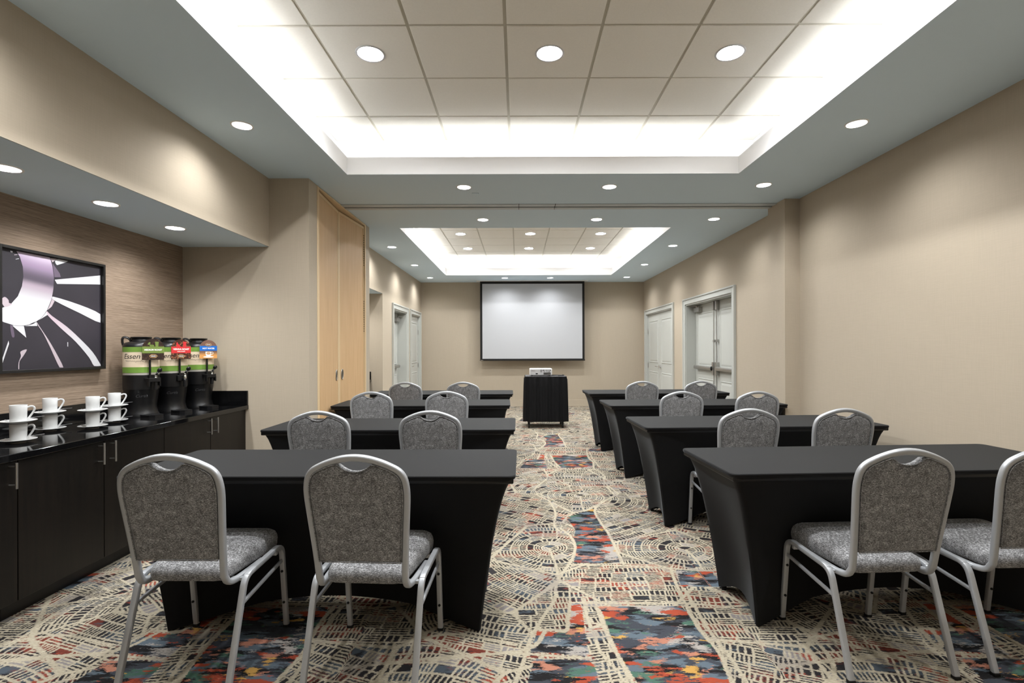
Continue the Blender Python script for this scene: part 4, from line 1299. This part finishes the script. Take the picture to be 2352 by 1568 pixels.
# ------------------------------------------------------------------ training tables in fitted black covers
def cover_mesh(L_, D_, H_=0.76):
    bm = nb()
    hx, hy = L_ / 2, D_ / 2
    NL, NS = 36, 16
    per = []
    for k_ in range(4):
        n_ = NL if k_ % 2 == 0 else NS
        for i in range(n_):
            f_ = i / n_
            f_ = 0.5 - 0.5 * math.cos(PI * f_) if True else f_
            per.append((k_, f_))
    C_ = [(-1, -1), (1, -1), (1, 1), (-1, 1), (-1, -1)]
    fx, fy = hx - 0.165, hy - 0.095
    def at(k_, f_, t):
        a, b = C_[k_], C_[k_ + 1]
        u = a[0] + (b[0] - a[0]) * f_; v = a[1] + (b[1] - a[1]) * f_
        g = t ** 0.52
        mid = math.sin(PI * f_)
        side = 2 * (hx + (fx - hx) * g)
        dd = min(f_, 1 - f_) * side
        X_ = u * (hx + (fx - hx) * g); Y_ = v * (hy + (fy - hy) * g)
        pull = (0.18 * min(1, dd / 0.38) ** 1.1 * (1 - 0.25 * min(1, dd / 0.38)) / 0.75 * (0.82 if dd > 0.38 else 0.82) if k_ == 0 else 0.07 * mid if k_ == 2 else 0.03 * mid ** 1.15) * math.sin(min(1, t * 1.25) * PI / 2)
        if k_ % 2 == 0: Y_ -= math.copysign(pull, v)
        else: X_ -= math.copysign(pull, u)
        hem = 0.003 + (0.10 if k_ % 2 == 0 else 0.075) * mid ** 1.35
        if t >= 1: z = hem
        z = (H_ - 0.014) * (1 - t) + hem * t
        r = 0.032
        ex, ey = hx + (fx - hx) * g, hy + (fy - hy) * g
        if abs(X_) > ex - r and abs(Y_) > ey - r:
            cxx, cyy = math.copysign(ex - r, X_), math.copysign(ey - r, Y_)
            dv = Vector((X_ - cxx, Y_ - cyy))
            if dv.length > r: dv *= r / dv.length
            X_, Y_ = cxx + dv.x, cyy + dv.y
        return Vector((X_, Y_, z))
    top = [bm.verts.new((at(k_, f_, 0).x * 0.9965, at(k_, f_, 0).y * 0.99, H_)) for k_, f_ in per]
    rim = [bm.verts.new((at(k_, f_, 0).x, at(k_, f_, 0).y, H_ - 0.004)) for k_, f_ in per]
    low = [bm.verts.new((at(k_, f_, 0).x * 0.9995, at(k_, f_, 0).y * 0.9985, H_ - 0.014)) for k_, f_ in per]
    rows = [top, rim, low]
    for q in range(1, 15):
        rows.append([bm.verts.new(at(k_, f_, (q / 14) ** 1.35)) for k_, f_ in per])
    n_ = len(per)
    for a, b in zip(rows, rows[1:]):
        for i in range(n_): bm.faces.new((a[i], a[(i + 1) % n_], b[(i + 1) % n_], b[i]))
    # hem turned under
    inner = [bm.verts.new(Vector((v.co.x * 0.985, v.co.y * 0.96, v.co.z + 0.03))) for v in rows[-1]]
    for i in range(n_): bm.faces.new((rows[-1][i], rows[-1][(i + 1) % n_], inner[(i + 1) % n_], inner[i]))
    bm.faces.new(top)
    bmesh.ops.recalc_face_normals(bm, faces=bm.faces[:])
    me = bpy.data.meshes.new('fitted_cover'); bm.to_mesh(me); bm.free()
    me.materials.append(M['spandex'])
    for p in me.polygons: p.use_smooth = True
    me.set_sharp_from_angle(angle=math.radians(38))
    return me, fx, fy
TL, TD = 1.83, 0.615
me_cov, FX, FY = cover_mesh(TL, TD)
bm = nb(); lathe(bm, [(.001, 0), (.013, 0), (.014, .004), (.014, .03), (.012, .05), (.001, .05)], 14)
me_foot = mesh_of(bm, 'foot_cup', M['spandex'])
bm = nb(); box(bm, (-TL / 2 + .01, -TD / 2 + .01, .722), (TL / 2 - .01, TD / 2 - .01, .752), .004)
me_slab = mesh_of(bm, 'table_top', M['blackplastic'], 30)
bm = nb(); box(bm, (-.010, -.010, .05), (.010, .010, .724), .002)
me_leg = mesh_of(bm, 'leg', M['blackplastic'], 30)
def table(cx, cy, rz, label):
    t = thing('training_table', label, 'table', (cx, cy, 0), math.radians(rz), 'training tables in black fitted covers')
    for nm, me, pos in [('fitted_cover', me_cov, (0, 0, 0)), ('table_top', me_slab, (0, 0, 0))] + \
            [('leg', me_leg, (sx * (FX - .024), sy * (FY - .036), 0)) for sx in (-1, 1) for sy in (-1, 1)] + \
            [('foot_cup', me_foot, (sx * (FX - .024), sy * (FY - .036), 0)) for sx in (-1, 1) for sy in (-1, 1)]:
        o = bpy.data.objects.new(nm, me); COL.objects.link(o); o.parent = t; o.location = pos
    return t
def near_left(x, y, rz):      # table centre from its near left corner
    a = math.radians(rz); c, s_ = math.cos(a), math.sin(a)
    return x + c * TL / 2 - s_ * TD / 2, y + s_ * TL / 2 + c * TD / 2
def near_right(x, y, rz):
    a = math.radians(rz); c, s_ = math.cos(a), math.sin(a)
    return x - c * TL / 2 - s_ * TD / 2, y - s_ * TL / 2 + c * TD / 2
for (x, y, rz, lb) in [
    (-0.013, 2.265, -0.5, 'black covered table nearest the camera in the left row'),
    (-0.022, 3.578, 0.0, 'black covered table second from the camera in the left row'),
    (-0.080, 5.125, 1.5, 'black covered table third from the camera in the left row'),
    (-0.065, 6.406, 1.0, 'farthest black covered table in the left row')]:
    cx, cy = near_right(x, y, rz); table(cx, cy, rz, lb)
for (x, y, rz, lb) in [
    (0.975, 2.288, 3.2, 'black covered table nearest the camera in the right row'),
    (0.928, 3.640, 2.2, 'black covered table second from the camera in the right row'),
    (0.932, 5.045, 2.2, 'black covered table third from the camera in the right row'),
    (0.910, 6.406, 2.0, 'farthest black covered table in the right row')]:
    cx, cy = near_left(x, y, rz); table(cx, cy, rz, lb)

# ------------------------------------------------------------------ banquet chairs
LEAN = 0.155
def bp(x, h, o=0.0):         # a point in the leaning back plane; o = offset towards the sitter
    z = 0.432 + h * 0.980
    y = -0.183 - LEAN * h
    return Vector((x, y + o, z + o * LEAN))
ARCH = [(-.1725, 0.0), (-.177, .10), (-.184, .20), (-.191, .29), (-.1945, .345), (-.1935, .385), (-.186, .422), (-.168, .448), (-.138, .466), (-.098, .483), (-.05, .497), (0, .502)]
ARCH = ARCH + [(-x, h) for x, h in ARCH[-2::-1]]
def arch_pts(n=3):
    return [(p.x, p.y) for p in catmull([(x, h, 0) for x, h in ARCH], n)]
def make_chair(label):
    t = thing('banquet_chair', label, 'chair', (0, 0, 0), 0, 'grey banquet chairs')
    fab, met = M['tweed'], M['frame']
    # seat cushion: rounded trapezoid with crowned top
    bm = nb()
    out = [(-.160, -.165), (.160, -.165), (.203, .235), (-.203, .235)]
    pl = fillet([Vector(((out[0][0] + out[1][0]) / 2, out[0][1], 0))] + [Vector((x, y, 0)) for x, y in (out[1], out[2], out[3], out[0])] + [Vector(((out[0][0] + out[1][0]) / 2, out[0][1], 0))], .062, 7)[:-1]
    n_ = len(pl)
    cen = Vector((0, .045, 0))
    rows = []
    for (ins, z) in ((.016, .396), (.004, .401), (0, .410), (-.002, .424), (.001, .437), (.008, .446), (.024, .453), (.07, .460), (.13, .463)):
        r_ = []
        for p in pl:
            d = (p - cen); L0 = d.length
            q = cen + d * max(.05, (L0 - ins) / L0)
            r_.append(bm.verts.new((q.x, q.y, z + (q.y + .165) / .4 * .034 * (z - .396) / .065)))
        rows.append(r_)
    for a, b in zip(rows, rows[1:]):
        for i in range(n_): bm.faces.new((a[i], a[(i + 1) % n_], b[(i + 1) % n_], b[i]))
    bm.faces.new(rows[0][::-1]); bm.faces.new(rows[-1])
    seat = obj('seat', bm, fab, t, smooth=60)
    # back cushion with the dipped top that leaves a hand hold
    ap = arch_pts(3)
    inner = []
    for i, (x, h) in enumerate(ap):
        a = ap[max(0, i - 1)]; b = ap[min(len(ap) - 1, i + 1)]
        d = Vector((b[0] - a[0], b[1] - a[1])); nrm = Vector((d.y, -d.x)).normalized()
        inner.append(Vector((x + nrm.x * .0125, h + nrm.y * .0125)))
    cut = [p for p in inner if abs(p.x) > .070]
    lf = [p for p in cut if p.x < 0 and p.y > .075]; rt = [p for p in cut if p.x > 0 and p.y > .075]
    dip = [Vector((x, .4475 + .029 * (abs(x) / .066) ** 2.3)) for x in (-.065, -.05, -.034, -.017, 0, .017, .034, .05, .065)]
    loop = [Vector((-.163, .075))] + lf + dip + rt + [Vector((.163, .075))]
    bm = nb()
    cen2 = Vector((0, .25))
    rows = []
    for (ins, o) in ((.05, -.017), (.018, -.016), (.004, -.012), (0, -.006), (0, .008), (.006, .020), (.022, .029), (.055, .033)):
        r_ = []
        for p in loop:
            d = p - cen2; L0 = d.length
            q = cen2 + d * ((L0 - ins) / L0)
            r_.append(bm.verts.new(bp(q.x, q.y, o)))
        rows.append(r_)
    n_ = len(loop)
    for a, b in zip(rows, rows[1:]):
        for i in range(n_): bm.faces.new((a[i], a[(i + 1) % n_], b[(i + 1) % n_], b[i]))
    for r_ in (rows[0], rows[-1]):
        f = bm.faces.new(r_)
        bmesh.ops.triangulate(bm, faces=[f])
    bk = obj('backrest', bm, fab, t, smooth=60)
    bm = nb(); sweep(bm, [bp(p.x, p.y + .001, -.014) for p in loop], .0045, .0045, closed=True, circ=6, up=Vector((0, 1, 0)))
    obj('piping', bm, fab, bk, smooth=True)
    # back frame: one bent tube, arch plus feet that run under the seat
    foot = [(-.196, .06, .394), (-.187, -.070, .390), (-.180, -.115, .389), (-.1755, -.150, .395), (-.173, -.173, .411)]
    path = [Vector(p) for p in foot]
    path = catmull(path, 4)[:-1] + [bp(x, h) for x, h in ap]
    path += [Vector((-p.x, p.y, p.z)) for p in reversed(catmull([Vector(p) for p in foot], 4)[:-1])]
    bm = nb(); sweep(bm, path, .025, .024, up=Vector((0, 0, 1)), rnd=.32, round_n=3)
    obj('back_frame', bm, met, t, smooth=35)
    # side frames
    XS = .2195
    for sx in (-1, 1):
        full = fillet([(sx * XS, -.238, .012), (sx * XS, -.118, .402), (sx * XS, .190, .417), (sx * XS, .236, .012)], .062, 8)
        n1 = next(i for i, p in enumerate(full) if p.z > .30)
        i1 = 6; i2 = len(full) - 7
        for nm, seg in (('leg', full[:i1 + 1]), ('side_rail', full[i1:i2 + 1]), ('leg', full[i2:])):
            bm = nb(); sweep(bm, seg, .025, .021, up=Vector((0, 0, 1)), rnd=.28)
            o = obj(nm, bm, met, t, smooth=35)
            if nm == 'leg':
                rear = seg[0].z < .05
                end = seg[0] if rear else seg[-1]
                boxo('foot_glide', (end.x - .0135, end.y - .012, 0), (end.x + .0135, end.y + .012, .014), M['darkrubber'], o, .002)
                if not rear:
                    for zz in (.13, .285):
                        yy = .236 - (zz - .012) / .405 * .046
                        obj('bumper', lathe(nb(), [(.006, 0), (.006, .004), (.004, .007), (.001, .008)], 10), M['darkrubber'], o, (end.x - sx * .0, yy - .0105, zz), (PI / 2, 0, 0))
        bm = nb(); sweep(bm, [(sx * XS, -.151, .300), (sx * XS, .197, .338)], .013, .015)
        obj('brace', bm, met, t, smooth=35)
    bm = nb(); box(bm, (-XS, -.112, .380), (XS, -.094, .394), .002)
    obj('cross_bar', bm, met, t)
    boxo('cross_bar', (-XS, .14, .380), (XS, .158, .398), met, t, .002)
    bm = nb(); box(bm, (-.15, -.13, .391), (.15, .21, .398), .002)
    obj('seat_board', bm, M['blackplastic'], t)
    return t
CH = [
 (-1.345, 2.190, -1.0, 'grey chair nearest the camera on the left, beside the dark cabinets'),
 (-0.606, 2.165, -3.5, 'grey chair nearest the camera on the left, by the aisle'),
 (1.530, 2.250, 3.0, 'grey chair nearest the camera on the right, wholly in view'),
 (2.150, 2.290, 2.0, 'grey chair cut off by the right edge of the picture'),
 (-1.300, 3.525, -1.0, 'grey chair at the second left table, nearer the left wall'),
 (-0.575, 3.525, 0.0, 'grey chair at the second left table, nearer the aisle'),
 (-1.385, 5.010, -2.0, 'grey chair at the third left table, in front of the tan pocket doors'),
 (-0.682, 5.030, 0.0, 'grey chair at the third left table, nearer the aisle'),
 (-1.370, 6.36, -1.0, 'grey chair at the farthest left table, below the left doorway'),
 (-0.672, 6.37, 0.0, 'grey chair at the farthest left table, nearer the aisle'),
 (1.527, 3.583, 1.5, 'grey chair at the second right table, nearer the aisle'),
 (2.152, 3.580, 2.0, 'grey chair at the second right table, nearer the right wall'),
 (1.524, 4.940, 1.0, 'grey chair at the third right table, nearer the aisle'),
 (2.225, 4.930, 1.5, 'grey chair at the third right table, nearer the right wall pillar'),
 (1.520, 6.42, 1.0, 'grey chair at the farthest right table, nearer the aisle'),
 (2.245, 6.44, 1.5, 'grey chair at the farthest right table, below the push-bar doors'),
]
proto = make_chair(CH[0][3])
for i, (x, y, rz, lb) in enumerate(CH):
    if i == 0:
        proto.location = (x, y, 0); proto.rotation_euler = (0, 0, math.radians(rz))
    else:
        copy_tree(proto, (x, y, 0), math.radians(rz), lb, 'grey banquet chairs')
